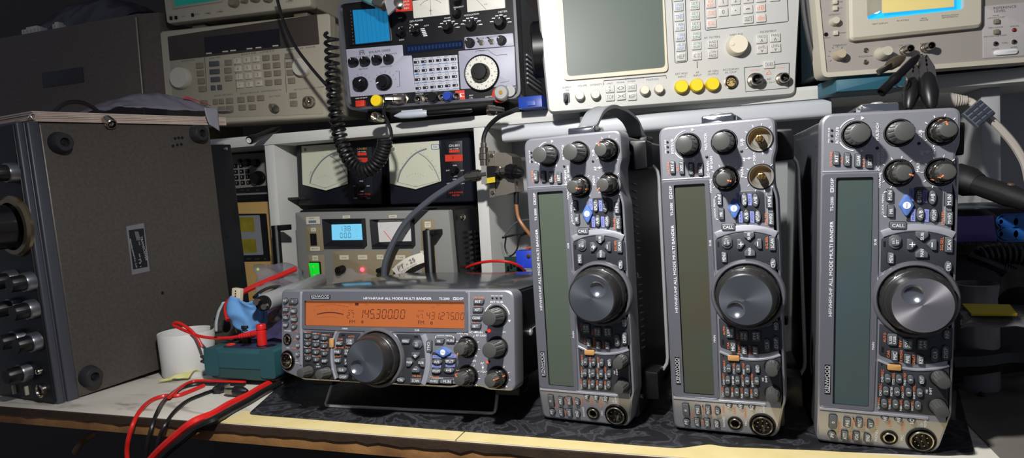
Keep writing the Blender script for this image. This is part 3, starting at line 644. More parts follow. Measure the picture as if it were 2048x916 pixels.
# ------------------------------------------------------------------ shelf unit
SHW = mat('shelf_white', '#d3d3cd', .45, bump=.02); SHG = mat('shelf_grey_side', '#b4b5b6', .5)
SY = .435; SYAW = .04
sl, sr = aty(520, 258, SY), aty(1500, 190, SY)
shelf = thing('shelf_unit', 'white shelf unit with upright dividers behind the bench', 'shelf', loc=(0, SY, ZD))
def swy(x): return SY + (x - 0) * math.tan(SYAW)
exs = V((cos(SYAW), sin(SYAW), 0)); nsv = V((sin(SYAW), -cos(SYAW), 0))
FS = Face(frameM(V((0, SY, 0)), exs, (0, 0, 1)))
def sh(px, py): return FS.loc(px, py)
zt = sum(sh(*p)[1] for p in ((688, 248), (915, 227), (1080, 223), (1582, 190))) / 4; zbm = sum(sh(*p)[1] for p in ((546, 278), (951, 256), (1040, 252), (1600, 208.7))) / 4
ZS = zt / 1000
Msh = shelf.matrix_world.inverted() @ FS.M
def shpart(b, name, m, parent=shelf):
    o = b.build(name, m, parent); o.matrix_local = Msh; return o
b = MB(); b.box(-1900, 760, zbm, zt, -330, 0, 1.2); shpart(b, 'shelf_board', SHW)
def divider(xa, xb, nm='divider'):
    b = MB(); b.box(xa, xb, ZD * 1000, zbm, -330, -2, 1); shpart(b, nm, SHW)
x1, x2 = sh(530, 330)[0], sh(549, 330)[0]; divider(x1, x2)
x1, x2 = sh(950, 330)[0], sh(972, 330)[0]; divider(x1, x2)
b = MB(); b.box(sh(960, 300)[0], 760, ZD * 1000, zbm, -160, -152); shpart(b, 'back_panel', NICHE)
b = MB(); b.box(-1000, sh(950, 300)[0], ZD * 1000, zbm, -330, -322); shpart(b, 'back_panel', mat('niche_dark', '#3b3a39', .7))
b = MB(); b.box(sh(1990, 300)[0], sh(2030, 300)[0], ZD * 1000, zbm, -150, -40, 1); shpart(b, 'divider', SHG)
# rounded white trunking under the board
TRK = mat('trunking', '#c9ccd0', .4)
b = MB(); xa, xb = sh(1010, 270)[0], sh(1660, 240)[0]
b.T = Matrix(((0, 0, 1, 0), (1, 0, 0, 0), (0, 1, 0, 0), (0, 0, 0, 1)))
b.prism(rrect(zbm - 14, 3, 24, 28, 7, 4), xa, xb, 2); o = b.build('cable_trunking', TRK, None); o.matrix_world = FS.M; tag(o, 'pale rounded trunking fixed under the white shelf board', 'trunking')
# ------------------------------------------------------------------ helper to dress an instrument front
class Inst:
    def __init__(s, name, label, cat, BL, BR, TL, TR, Y, yaw, depth, K, case, lean=0., rim=None, rimw=6, proud=0, r=8, group=None, zfix=None, caseinset=4, level=None):
        s.F = face_from(BL, BR, Y, yaw, lean); s.K = K
        s.root = thing(name, label, cat, s.F.M, group)
        s.Q = [s.F.loc(*p) for p in (BL, BR, TR, TL)]
        if level is not None:
            s.F = face_from(BL, BR, Y, yaw, lean); M0 = s.F.M; s.F = Face(frameM(M0.translation, V((cos(yaw), sin(yaw), 0)), V((0, 0, 1)))); s.root.matrix_world = s.F.M
            s.Q = [s.F.loc(*p) for p in (BL, BR, TR, TL)]; yb = (level - M0.translation.z) * 1000; s.Q[0] = (s.Q[0][0], yb); s.Q[1] = (s.Q[1][0], yb)
        s.depth = depth; s.r = r
        b = MB(); O = roundpoly(s.Q, r); C = inset(O, caseinset)
        b.rings([[(x, y, -depth) for x, y in C], [(x, y, -14) for x, y in C]]); s.case = b.build('case', case, s.root)
    def p(s, X, Y): return s.F.loc(*s.K(X, Y))
    def sc(s, X, Y, d=1.): 
        a, b = s.K(X, Y), s.K(X + 1, Y); return s.F.k(*a) * (b[0] - a[0]) * d
    def poly(s, P): return [s.p(*q) for q in P]
    def rect(s, X, Y, w, h, r=0, n=3):
        x, y = s.p(X, Y); k = s.sc(X, Y); return rrect(x, y, w * k, h * k, r, n)
    def add(s, b, name, m, label=None, sharp=35):
        o = b.build(name, m, s.root, sharp=sharp)
        if label: o['label'] = label
        return o
    def button(s, X, Y, w, h, m, z=3, legend=None, lm=None, z0=0, r=.8, lh=.4, name='button', label=None):
        b = MB(); P = s.rect(X, Y, w, h, r); b.prism(P, z0 - .2, z0 + z, min(.7, z * .4))
        if legend:
            b.m = 1; x, y = s.p(X, Y); k = s.sc(X, Y); L = legend.split('|'); hh = h * k * lh / (len(L) ** .6)
            if legend in '.-': b.sheet(rrect(x, y, hh * (.9 if legend == '-' else .3), hh * .25), z0 + z + .08); L = []
            for i, t in enumerate(L): b.text(t, x, y + (len(L) / 2 - .5 - i) * hh * 1.35, hh, z0 + z + .08, min(w * k * .75, hh * len(t) * .9) if len(t) > 1 else None)
        return s.add(b, name, [m, lm or GRYP], label)
    def text(s, b, st, X, Y, w, h, z=.15, rot=0):
        x, y = s.p(X, Y); k = s.sc(X, Y); b.text(st, x, y, h * k, z, w * k, rot)
    def knob(s, X, Y, r, m, h=12, m2=None, flute=.06, nf=14, taper=.85, name='knob', z0=0, point=None, label=None):
        x, y = s.p(X, Y); k = s.sc(X, Y); R = r * k; b = MB()
        b.lathe([(R, z0 - .2), (R, z0 + h * .25), (R * (taper + .06), z0 + h * .4), (R * taper, z0 + h * .9), (R * taper * .9, z0 + h)], x, y, 48, flute, nf, (z0 + h * .3, z0 + h * .95))
        if point is not None:
            b.m = 1; a = point; b.T = Matrix.Translation((x, y, 0)) @ Matrix.Rotation(a, 4, 'Z'); b.box(R * .35, R * taper * .86, -R * .06, R * .06, z0 + h - .3, z0 + h + .15); b.T = None
        return s.add(b, name, [m, m2 or WHT], label)
    def bnc(s, X, Y, r, h=12, name='connector', hole=True):
        x, y = s.p(X, Y); R = s.sc(X, Y) * r; b = MB()
        b.lathe([(R * 1.15, -.2), (R * 1.15, 1.5), (R, 1.7), (R, h * .4), (R * .86, h * .42), (R * .86, h), (R * .7, h), (R * .66, 3)], x, y, 30, cap1=False)
        b.m = 1; b.lathe([(R * .68, 3.2), (.1, 3.2)], x, y, 24, cap0=False); b.m = 0; b.lathe([(R * .24, 3), (R * .22, h * .8), (R * .1, h * .85)], x, y, 14)
        return s.add(b, name, [NICK, BLK])
CREAM = mat('instrument_cream', '#b1aa97', .5, bump=.03); CREAMD = mat('instrument_cream_face', '#a69f8b', .55); BRN = mat('display_brown', '#3b332c', .4); TAUPE = mat('taupe_key', '#7d7565', .55); DGRY = mat('dark_grey_key', '#4b4d50', .5); PALEK = mat('pale_key', '#c3bca8', .5)
DLCD = mat('dark_lcd', '#15121a', .15)
# ---- signal generator
K = crop(300, 0, .28389)
hp = Inst('signal_generator', 'beige signal generator with dark display band and white knobs on shelf', 'test instrument', (338, 253), (667, 234), (322, 64), (661, 27), .41, .09, 140, K, CREAM, rimw=6, caseinset=9)
b = MB(); O = roundpoly(hp.Q, 7); Pi = roundpoly(hp.poly([(140, 265), (1185, 108), (1232, 805), (182, 842)]), 4)
b.rings([[(x, y, -16) for x, y in ccw(O)], [(x, y, 2) for x, y in ccw(O)], [(x, y, 4) for x, y in inset(O, 2)]], True, False); b.prism(inset(O, 2), 2, 3.9)
hp.add(b, 'front_bezel', CREAM)
b = MB(); b.prism(Pi, 3, 4.6, .4); hp.add(b, 'front_panel', CREAMD)
Z = 4.6
b = MB(); b.prism(roundpoly(hp.poly([(138, 262), (1185, 106), (1203, 316), (153, 432)]), 2), 3, 5.2, .3); b.m = 1; b.prism(hp.poly([(395, 268), (922, 206), (932, 330), (403, 388)]), 5, 5.5)
b.m = 2
for X, Y in ((430, 380), (545, 367), (600, 360), (715, 347), (778, 340), (897, 327)): b.prism(hp.rect(X, Y, 46, 9), 5.2, 5.7)
b.m = 3; hp.text(b, 'HEWLETT PACKARD', 205, 265, 90, 14, 5.4, .04); hp.text(b, '8648A  SIGNAL GENERATOR', 355, 245, 150, 12, 5.4, .04)
hp.add(b, 'display', [BRN, DLCD, PALEK, GRYP], 'dark brown display band')
KW = mat('ivory_knob', '#c5c0b2', .45)
for X, Y, r in ((243, 555, 76), (1092, 480, 66)):
    x, y = hp.p(X, Y); R = hp.sc(X, Y) * r; b = MB(); b.lathe([(R, Z - .3), (R, Z + 4), (R * .95, Z + 10), (R * .9, Z + 11.5), (R * .2, Z + 11.2)], x, y, 48); b.lathe([(R * .28, Z + 11.7), (R * .22, Z + 12), (R * .1, Z + 11.6)], x + R * .3, y - R * .2, 20); hp.add(b, 'knob', KW)
for X, Y in ((365, 465), (370, 520), (377, 575), (383, 630), (565, 445), (563, 500), (568, 555), (990, 400), (995, 460), (1000, 515), (1010, 572), (830, 412), (900, 408), (835, 470), (905, 463), (843, 525), (910, 518), (850, 585), (915, 580), (395, 727), (575, 712), (655, 705), (725, 698), (793, 693), (520, 772), (577, 767), (663, 760), (735, 757), (1020, 675), (1025, 732)): hp.button(X, Y, 54, 38, TAUPE, 2.4, z0=Z)
for X, Y in ((475, 720), (517, 716)): hp.button(X, Y, 36, 36, TAUPE, 2.4, z0=Z)
for i, (X, Y) in enumerate(((630, 435), (697, 427), (763, 420), (636, 490), (703, 483), (768, 477), (643, 545), (709, 540), (775, 532), (650, 603), (715, 597), (782, 590))): hp.button(X, Y, 54, 40, PALEK, 2.6, '789456123.0-'[i], GRYP, z0=Z, lh=.5)
for X, Y, w in ((467, 453, 78), (470, 508, 78), (475, 563, 72), (460, 622, 34), (505, 618, 34)): hp.button(X, Y, w, 34, DGRY, 2.4, z0=Z)
b = MB()
for st, X, Y, w in (('MODULATION', 280, 430, 110), ('FUNCTION', 470, 410, 90), ('ENTER  UNITS', 770, 375, 260), ('AMPLITUDE  KNOB', 1070, 345, 230), ('SAVE RECALL', 530, 672, 150), ('SEQUENCE  REFERENCE', 790, 650, 330), ('RF OUTPUT 50 OHM', 1130, 625, 230), ('EXT MOD', 890, 680, 90)): hp.text(b, st, X, Y, w, 11, Z + .12, .03)
for X in (405, 615, 965): b.prism(hp.rect(X, 530, 4, 240), Z - .1, Z + .1)
hp.add(b, 'lettering', GRYP)
hp.bnc(1140, 722, 42, 16)
x, y = hp.p(890, 738); b = MB(); b.T = Matrix.Translation((x - 6, y - 3, 5)) @ Matrix.Rotation(.5, 4, 'X') @ Matrix.Rotation(.9, 4, 'Y'); b.lathe([(5, -2), (5, 6), (6.6, 7), (6.6, 15), (5.4, 16), (5.4, 20), (4, 20)], 0, 0, 24, .06, 12); hp.add(b, 'connector', NICK, 'capped nickel plug')
def feet(inst, xs, h, m, d=30, name='foot'):
    for x in xs:
        b = MB(); b.prism(rrect(x, -h / 2 + 2, 26, h + 4, 2), -30 - d, -30, 1); inst.add(b, name, m)
bx = hp.Q[1][0]
# ---- oscilloscope standing on the generator
K = crop(300, 0, .28389)
sc = Inst('oscilloscope', 'beige oscilloscope with green screen on top of the signal generator', 'test instrument', (336, 48), (624, 13), (322, -70), (612, -110), .40, .09, 330, K, CREAM)
b = MB(); b.prism(roundpoly(sc.Q, 6), -16, 3, 2); sc.add(b, 'front_panel', CREAM)
b = MB(); b.prism(roundpoly(sc.poly([(170, 70), (525, 18), (512, -200), (155, -150)]), 4), 2, 5, 1); b.m = 1; b.prism(sc.poly([(190, 50), (505, 5), (495, -200), (175, -150)]), 4.5, 5.4); sc.add(b, 'screen', [CREAMD, mat('scope_screen', '#0d5a52', .2, emit='#118f80', es=.25)], 'green screen in a pale frame')
for X, Y, r in ((610, 25, 34), (685, 12, 18), (760, -10, 34), (850, -5, 30), (1000, -20, 26)): sc.knob(X, Y, r, TAUPE, 11, z0=3)
for X, Y in ((160, 133), (195, 128), (312, 110)): sc.button(X, Y, 16, 24, BLK, 3, z0=3)
b = MB()
for st, X, Y, w in (('POWER', 155, 118, 30), ('CAL', 245, 118, 34), ('FOCUS', 340, 105, 40), ('TRACE', 410, 97, 40), ('ILLUM', 495, 84, 44), ('TRIG', 990, 15, 60)): sc.text(b, st, X, Y, w, 9, 3.15, .03)
sc.add(b, 'lettering', GRYP); 
for X, Y in ((430, 92), (515, 80)): sc.knob(X, Y, 9, CREAMD, 5, z0=3)
feet(sc, (38, sc.Q[1][0] - 40), 8, TAUPE)
# ---- communications test set
K = crop(660, 0, .28378)
IFP = mat('testset_black', '#0f0f12', .4, spec=.35); LILP = mat('testset_plate', '#a4a4b4', .45); 
fm = Inst('radio_test_set', 'black radio test set with blue screen and grey plates, on shelf above the wattmeters', 'test instrument', (697, 222), (1044, 197), (677, 6), (1031, -36), .375, .08, 300, K, mat('testset_case_grey', '#77797a', .5, bump=.03), r=14, caseinset=1)
b = MB(); O = roundpoly(fm.Q, 15, 6); C2 = mat('testset_rim', '#a9aaae', .22, .9)
b.prism(inset(O, 3), -20, 1.5); fm.add(b, 'front_panel', IFP)
b = MB(); b.frame(O, inset(O, 4), -22, 6); fm.add(b, 'rim', C2, 'bright metal rim')
Z = 1.5
for P in ([(118, 350), (515, 318), (520, 395), (580, 392), (605, 650), (150, 685)], [(950, 265), (1292, 235), (1300, 325), (955, 350)], [(908, 362), (1303, 327), (1313, 605), (925, 630)]): b = MB(); b.prism(roundpoly(fm.poly(P), 1.5), 1, 2.6, .4); fm.add(b, 'front_plate', LILP, 'lilac grey plate')
Z2 = 2.6
b = MB(); b.prism(roundpoly(fm.poly([(122, 72), (425, 40), (447, 300), (140, 330)]), 5), 1, 4, 1.4); b.m = 1; b.prism(fm.poly([(168, 76), (412, 62), (432, 290), (190, 315)]), 3.4, 4.3)
b.m = 2
for i in range(10): x, y = fm.p(155 + 2.2 * i, 85 + 25 * i); b.prism(ell(x, y, .9, n=10), 3.8, 4.5)
b.m = 3
for i in range(1, 9): b.prism(fm.poly([(168 + 30 * i, 76 - 1.7 * i), (169.5 + 30 * i, 76 - 1.7 * i), (191.5 + 30 * i, 315 - 3 * i), (190 + 30 * i, 315 - 3 * i)]), 4.2, 4.4)
fm.add(b, 'screen', [IFP, mat('tube_blue', '#0f5c86', .2, emit='#1a86bd', es=.5), GRYP, mat('graticule', '#155f86', .4)], 'blue square screen')
METW = mat('meter_paper', '#d9d6cb', .5)
for P, n in (([(588, 12), (840, -22), (850, 108), (598, 135)], 0), ([(968, -35), (1235, -60), (1240, 62), (975, 92)], 1)):
    b = MB(); q = fm.poly(P); b.prism(roundpoly(q, 1), 1, 5, .5); b.m = 1; 
    cx = sum(x for x, y in q) / 4; cy = sum(y for x, y in q) / 4; w = abs(q[1][0] - q[0][0])
    for i in range(13):
        a = pi / 2 + (i - 6) * .13; R = w * .42; b.prism(rrect(cx + R * cos(a) * .95, cy - w * .2 + R * sin(a), 1.2 if i % 2 else 2.4, .3, rot=a), 4.8, 5.15)
    A = [(cx + w * .40 * cos(t), cy - w * .2 + w * .40 * sin(t)) for t in [pi / 2 - .8 + .1 * i for i in range(17)]]; b.prism(A + [(x, y + .4) for x, y in A[::-1]], 4.8, 5.15)
    a = pi / 2 if not n else 2.3; b.prism([(cx - .3, cy - w * .2), (cx + .3, cy - w * .2), (cx + w * .42 * cos(a) + .1, cy - w * .2 + w * .42 * sin(a)), (cx + w * .42 * cos(a) - .2, cy - w * .2 + w * .42 * sin(a))], 5.3, 5.5)
    b.text('KHZ', cx, cy - w * .08, 1.8, 5.1); fm.add(b, 'meter', [METW, BLK])
b = MB(); b.prism(fm.poly([(462, -20), (578, -30), (585, 78), (470, 88)]), 1, 2.2); b.m = 1
for i, t in enumerate(('HI LVL', 'ATTEN', 'REC')): fm.text(b, t, 545, 12 + 24 * i, 40, 12, 2.3, .03)
fm.add(b, 'warning_plate', [REDP, WHT], 'red plate')
b = MB(); b.prism(fm.poly([(528, 320), (938, 285), (943, 340), (540, 380)]), 1, 2.4); b.m = 1
for i in range(16): b.prism(fm.rect(560 + 24 * i, 347 - 2.2 * i, 15, 26), 2.2, 2.5)
fm.add(b, 'readout', [mat('vfd_blue', '#0b1730', .15), mat('vfd_digit', '#17305c', .2)], 'dark blue readout strip')
b = MB(); b.prism(fm.poly([(590, 412), (900, 388), (915, 635), (605, 655)]), 1, 2.4, .3); b.m = 1
for r in range(4):
    for c in range(6):
        X = 614 + 52 * c + 4 * r; Y = 441 - 4.4 * c + 61 * r; b.m = 2; fm.text(b, '%d' % (c + r) if c < 5 else 'SEL', X, Y + 22, 26, 9, 2.5, .06); b.m = 1; fm.text(b, 'ABCDEF'[c] + str(r), X, Y - 22, 22, 8, 2.5, .06)
    b.m = 1; b.prism(fm.poly([(592 + 4 * r, 466 + 61 * r), (592 + 4 * r, 468 + 61 * r), (905 + 4 * r, 444 + 61 * r), (905 + 4 * r, 442 + 61 * r)]), 2.3, 2.5)
fm.add(b, 'switch_plate', [mat('switch_plate', '#b9bbc6', .5), BLK, mat('blue_print', '#2f6fae', .6)], 'pale plate of slide switches')
for r in range(4):
    for c in range(6):
        X = 614 + 52 * c + 4 * r; Y = 441 - 4.4 * c + 61 * r; b = MB(); b.prism(fm.rect(X, Y, 38, 17), 2.2, 2.9); b.prism(fm.rect(X - 8, Y, 14, 14), 2.8, 5.4, .4); b.m = 1; b.prism(fm.rect(X + 9, Y, 7, 9), 2.8, 3.1); fm.add(b, 'slide_switch', [BLK, WHT])
for X, Y, r in ((180, 443, 33), (260, 437, 34), (343, 427, 34), (425, 422, 34)): fm.knob(X, Y, r, BLK, 12, z0=Z2, point=1.9)
for X, Y, r, a in ((228, 595, 52, .6), (393, 583, 56, 3.5)): fm.knob(X, Y, r, BLK, 15, z0=Z2, taper=.78, point=a)
for X, Y, r in ((995, 307, 33), (1217, 290, 33)): fm.knob(X, Y, r, BLK, 12, z0=Z2, point=2.4)
for X, Y, r in ((840, 200, 38), (1000, 182, 40), (1205, 165, 46), (510, 232, 36), (612, 222, 34), (900, 100, 34), (905, 8, 34)): fm.knob(X, Y, r, BLK, 14, z0=Z, taper=.7, point=1.2)
for X, Y in ((1072, 303), (1145, 297)):
    x, y = fm.p(X, Y); b = MB(); b.lathe([(4.6, Z2 - .2), (4.6, Z2 + 1.5), (3, Z2 + 1.6), (3, Z2 + 4)], x, y, 6); b.tube([(x, y, Z2 + 3), (x - 3, y + 4, Z2 + 13)], 1.3, 8); fm.add(b, 'toggle_switch', NICK)
b = MB()
for st, X, Y, w, h, m in (('FM/AM-1000S', 355, 364, 165, 17, 0), ('IFR', 232, 372, 44, 34, 0), ('VERT POS', 195, 406, 74, 9, 0), ('INT', 272, 398, 34, 9, 0), ('FOCUS', 350, 390, 46, 9, 0), ('HORIZ POS', 440, 382, 80, 9, 0), ('VERTICAL', 240, 488, 76, 10, 0), ('HORIZONTAL', 400, 470, 92, 10, 0), ('TONE GENERATOR', 1120, 266, 160, 11, 0), ('TONE', 1075, 360, 36, 8, 0)): fm.text(b, st, X, Y, w, h, Z2 + .1, .03)
b.m = 1
for st, X, Y, w, h in (('DEV-POWER', 612, 148, 100, 12), ('MODE', 830, 128, 46, 10), ('MODULATION', 1000, 105, 108, 12), ('METER', 1220, 84, 66, 12), ('FREQUENCY', 910, 52, 76, 11), ('GEN', 497, 128, 30, 9), ('VOL', 505, 195, 30, 9), ('SQUELCH', 507, 283, 38, 9), ('REC', 582, 182, 20, 9), ('AUTO', 682, 182, 38, 9), ('PWR OFF BATT', 225, 692, 90, 9), ('1W MAX', 635, 664, 56, 9), ('AUX PWR', 1125, 682, 60, 10), ('REV', 998, 673, 30, 9), ('CAL', 998, 690, 26, 9), ('PHONE MIC', 1280, 618, 70, 9)): fm.text(b, st, X, Y, w, h, Z + .12, .03)
for (cx, cy) in ((840, 205), (1000, 185), (1205, 168)):
    for i in range(7):
        a = .2 + i * .45; X = cx + 66 * cos(a); Y = cy - 60 * sin(a); x, y = fm.p(X, Y); b.prism(rrect(x, y, 5, 1.3, rot=0), Z - .1, Z + .12); x2, y2 = fm.p(cx + 50 * cos(a), cy - 46 * sin(a)); b.prism(rrect(x2, y2, 3, .35, rot=a), Z - .1, Z + .12)
for i in range(12): x, y = fm.p(570 + 12 * (i % 5), 175 + 22 * (i % 4)); b.prism(rrect(x, y, 3, .6 + (i % 3) * .8), Z - .1, Z + .12)
for i in range(5): b.prism(fm.rect(655 + 5 * i, 205 + 12 * i, 30, 7), Z - .1, Z + .12)
fm.add(b, 'lettering', [BLK, WHT])
b = MB()
for X0 in (180, 300, 470): pass
for (cx, cy, r) in ((228, 595, 70), (393, 583, 76)):
    for i in range(7):
        a = .3 + i * .42; x, y = fm.p(cx + r * cos(a), cy - r * sin(a)); b.prism(rrect(x, y, 3.2, .35, rot=a), Z2 - .1, Z2 + .1)
for P in ([(1025, 372), (1035, 362), (1120, 355), (1130, 365)], [(1130, 368), (1170, 392), (1250, 386), (1250, 396)], [(1205, 585), (1262, 574), (1262, 566)], [(468, 505), (492, 503), (497, 612), (475, 615)]):
    Q = [V((*fm.p(*q), Z2)) for q in P]; b.tube(Q, .35, 4)
fm.add(b, 'scale_marks', BLK)
# big tuning dial with white scale
x, y = fm.p(1075, 518); k = fm.sc(1075, 518); b = MB(); b.lathe([(128 * k, Z2 - .3), (128 * k, Z2 + 3), (122 * k, Z2 + 4), (117 * k, Z2 + 3.6)], x, y, 64, cap0=False, cap1=False); b.m = 1; b.lathe([(118 * k, Z2 + 3.4), (75 * k, Z2 + 3.7), (60 * k, Z2 + 3.7)], x, y, 64, cap0=False); b.m = 0
for i in range(40):
    a = 2 * pi * i / 40; b.prism(rrect(x + 112 * k * cos(a), y + 112 * k * sin(a), 10 * k, 1.6 * k, rot=a), Z2 + 3, Z2 + 3.9)
    if i % 4 == 0: b.text('%d' % (i * 5 // 2), x + 98 * k * cos(a), y + 98 * k * sin(a), 11 * k, Z2 + 3.95, None, a - pi / 2)
    if i % 4 == 2: b.text('%d' % (i), x + 80 * k * cos(a), y + 80 * k * sin(a), 9 * k, Z2 + 3.95, None, a - pi / 2)
b.lathe([(64 * k, Z2 + 3), (64 * k, Z2 + 9), (58 * k, Z2 + 17), (52 * k, Z2 + 18.5), (2, Z2 + 18.6)], x, y, 48, .05, 16, (Z2 + 5, Z2 + 16)); o = fm.add(b, 'tuning_dial', [BLK, METW], 'large white scale dial with black knob')
fm.button(225, 733, 66, 44, REDP, 6, z0=Z, name='power_switch', label='red power switch')
fm.knob(365, 720, 40, YEL, 7, z0=Z + 14, flute=0, taper=.96, name='dust_cap', label='yellow dust cap'); fm.bnc(365, 722, 30, 15); fm.bnc(635, 705, 30, 10)
x, y = fm.p(520, 703); b = MB(); b.lathe([(10, Z), (10, Z + 4), (8, Z + 5), (8, Z + 14)], x, y, 6); b.T = Matrix.Translation((x, y, Z + 8)) @ Matrix.Rotation(-1.1, 4, 'Y'); b.lathe([(7, 0), (7.6, 6), (7.6, 12), (6.4, 13), (6.4, 24), (4, 26)], 0, 0, 24, .05, 12); b.T = None; fm.add(b, 'connector', NICK, 'nickel tee adapter')
for X, Y, r, m in ((745, 690, 40, BLK), (848, 685, 35, BLUE)): fm.knob(X, Y, r, m, 16, z0=Z, flute=0, taper=.9)
for X in (700, 800): fm.bnc(X, 690, 26, 9)
b = MB(); b.prism(fm.poly([(886, 642), (950, 636), (957, 722), (890, 728)]), 1, 2.4); b.m = 1; fm.text(b, '400mW', 935, 660, 34, 9, 2.5); fm.text(b, 'MAX', 938, 682, 28, 9, 2.5); fm.add(b, 'warning_plate', [REDP, WHT], 'red plate'); fm.bnc(905, 682, 26, 10)
x, y = fm.p(1225, 662); b = MB(); b.m = 1; b.lathe([(12, Z), (12, Z + 3), (9, Z + 4)], x - 5, y - 1, 24); b.m = 0; b.lathe([(11, Z + 3), (11, Z + 14), (9, Z + 16), (5, Z + 16)], x, y, 28); b.m = 2; b.lathe([(3, Z + 15), (3, Z + 17), (1, Z + 17)], x, y, 14); b.m = 0; b.lathe([(8, Z), (8, Z + 10)], x + 12, y + 2, 20); fm.add(b, 'connector', [mat('socket_grey_white', '#9c9b97', .4, .3), REDP, BRASS], 'white faced power socket')
b = MB(); xw = fm.Q[1][0] - .8
for i in range(7): b.box(xw - 1, xw + 1.6, 28 + i * 7, 31 + i * 7, -150, -45, .5)
fm.add(b, 'side_louvres', mat('louvre_light', '#94969a', .5))
feet(fm, (30, fm.Q[1][0] - 40), 14, BLK)
# ---- white communications analyser
K = crop(1040, 0, .29297)
MW = mat('analyser_white', '#c4c3be', .42, bump=.03); MW2 = mat('analyser_key', '#d0cec8', .45); CRM = mat('crt_bezel_cream', '#d9d0b4', .45); KIV = mat('analyser_knob', '#e2d9c2', .4)
ma = Inst('communications_analyser', 'white communications analyser with big grey screen and three yellow caps', 'test instrument', (1096, 227), (1592, 190), (1070, -40), (1606, -75), .36, .21, 250, K, MW, r=9, caseinset=12)
b = MB(); O = roundpoly(ma.Q, 9, 5); b.rings([[(x, y, -26) for x, y in ccw(inset(O, 1))], [(x, y, -4) for x, y in ccw(O)], [(x, y, 0) for x, y in inset(O, 2.5)]]); ma.add(b, 'front_panel', MW)
b = MB(); A = roundpoly(ma.poly([(238, -140), (300, 552), (1008, 492), (972, -200)]), 6); B2 = roundpoly(ma.poly([(282, -130), (325, 526), (990, 464), (962, -190)]), 6)
b.frame(A, B2, -2, 4.5); ma.add(b, 'screen_bezel', CRM)
b = MB(); q = ma.poly([(282, -130), (325, 526), (990, 464), (962, -190)]); b.prism(roundpoly(q, 6), -1, 2.2)
ma.add(b, 'screen', mat('crt_grey', '#5b655d', .4, spec=.3))
Z = 0
BLUP = mat('blue_print', '#2f6fae', .6); GRNP = mat('green_print', '#2f7f6a', .6); DKP = mat('dark_print', '#45464a', .6)
def mk(X, Y, w, h, lg, lm): ma.button(X, Y, w, h, MW2, 3, lg, lm, z0=Z, r=1, lh=.5)
for (X, Y), l in zip(((1077, -18), (1080, 50), (1083, 118), (1087, 185), (1092, 255), (1094, 322), (1097, 390)), ('TX|TEST', 'DUPLEX|TEST', 'TONES', 'C.MEM|ON OFF', 'STORE|BAR', 'HELD|DISPLAY', 'HELP')): mk(X, Y, 62, 56, l, BLUP if l != 'HELP' else DKP)
for (X, Y), l in zip(((1188, -28), (1190, 40), (1192, 108), (1196, 177), (1199, 245), (1202, 312), (1206, 382)), ('RX|FREQ', 'SET|FREQ', 'SET|MOD', 'SET|DEV', 'SINAD|S/N', 'DIST\'N|ON/OFF', 'AC  DC')): mk(X, Y, 62, 56, l, GRNP if l != 'AC  DC' else DKP)
for X, Y, l, m in ((1300, 28, 'RX|REC', ORG), (1383, 15, '1', DKP), (1468, 5, '2', DKP), (1302, 95, 'STORE', ORG), (1385, 85, '0', DKP), (1468, 75, '.', DKP), (1553, 65, '-', DKP), (1640, 55, 'dB', ORG), (1305, 162, 'RECALL', ORG), (1555, 133, 'DELETE', DKP), (1642, 125, 'dBm', ORG), (1555, -5, '3', DKP), (1640, -12, 'mV', ORG), (1735, -18, 'ENTER', DKP), (1311, 302, 'BAND|PASS', DKP), (1312, 370, 'LOW|PASS', DKP)): mk(X, Y, 64, 56, l, m)
for X, Y in ((1646, 268), (1738, 258), (1648, 338), (1740, 328)): mk(X, Y, 70, 58, 'FREQ|^' if Y < 300 else 'LEVEL|v', DKP)
mk(1697, 442, 72, 52, 'TX-RX', DKP)
for X, Y, l in ((613, 608, '<|>'), (687, 603, '<>'), (762, 597, 'SINGLE'), (615, 665, 'TOP'), (690, 658, '><'), (765, 660, 'REP')): mk(X, Y, 60, 50, l, DKP)
x, y = ma.p(1472, 318); k = ma.sc(1472, 318); R = 67 * k; b = MB(); b.lathe([(R, -.2), (R, 6), (R * .95, 16), (R * .88, 18), (R * .1, 17.6)], x, y, 56); b.lathe([(R * .22, 17.2), (R * .2, 18.8), (R * .1, 18.9)], x - R * .62, y + R * .05, 20); o = ma.add(b, 'knob', KIV, 'large ivory tuning knob')
for X, Y in ((408, 658), (514, 650), (847, 622), (944, 612)): ma.knob(X, Y, 32, KIV, 13, z0=Z, flute=.04, nf=20, taper=.94)
for X, Y in ((1097, 597), (1200, 588), (1308, 580)): ma.knob(X, Y, 44, YEL, 12, z0=Z, flute=0, taper=.98, name='dust_cap', label='yellow dust cap')
x, y = ma.p(1440, 562); k = ma.sc(1440, 562); b = MB(); b.lathe([(47 * k, 0), (47 * k, 2), (40 * k, 2.6), (36 * k, 2), (35 * k, .4)], x, y, 36, cap1=False); b.m = 1; b.lathe([(35 * k, .5), (.1, .5)], x, y, 30, cap0=False); b.m = 2; b.lathe([(29 * k, .4), (29 * k, 1.6), (8 * k, 1.6)], x, y, 30); b.m = 1
for i in range(7): a = -.3 + i * .63; b.prism(rrect(x + 19 * k * cos(a), y + 19 * k * sin(a), 15 * k, 6 * k, rot=a), 1, 1.8)
ma.add(b, 'din_socket', [NICK, BLK, mat('socket_tan', '#b79d5a', .5)])
for X, Y, r in ((1603, 552, 46), (1787, 541, 38)): ma.bnc(X, Y, r, 15)
x, y = ma.p(318, 668); b = MB(); b.prism(rrect(x, y, 9, 14, 2), -.2, 1); b.m = 1; b.tube([(x, y + 3, 1), (x - 2, y - 5, 12)], 2.2, 8); ma.add(b, 'toggle_switch', [BLK, DGRY])
b = MB()
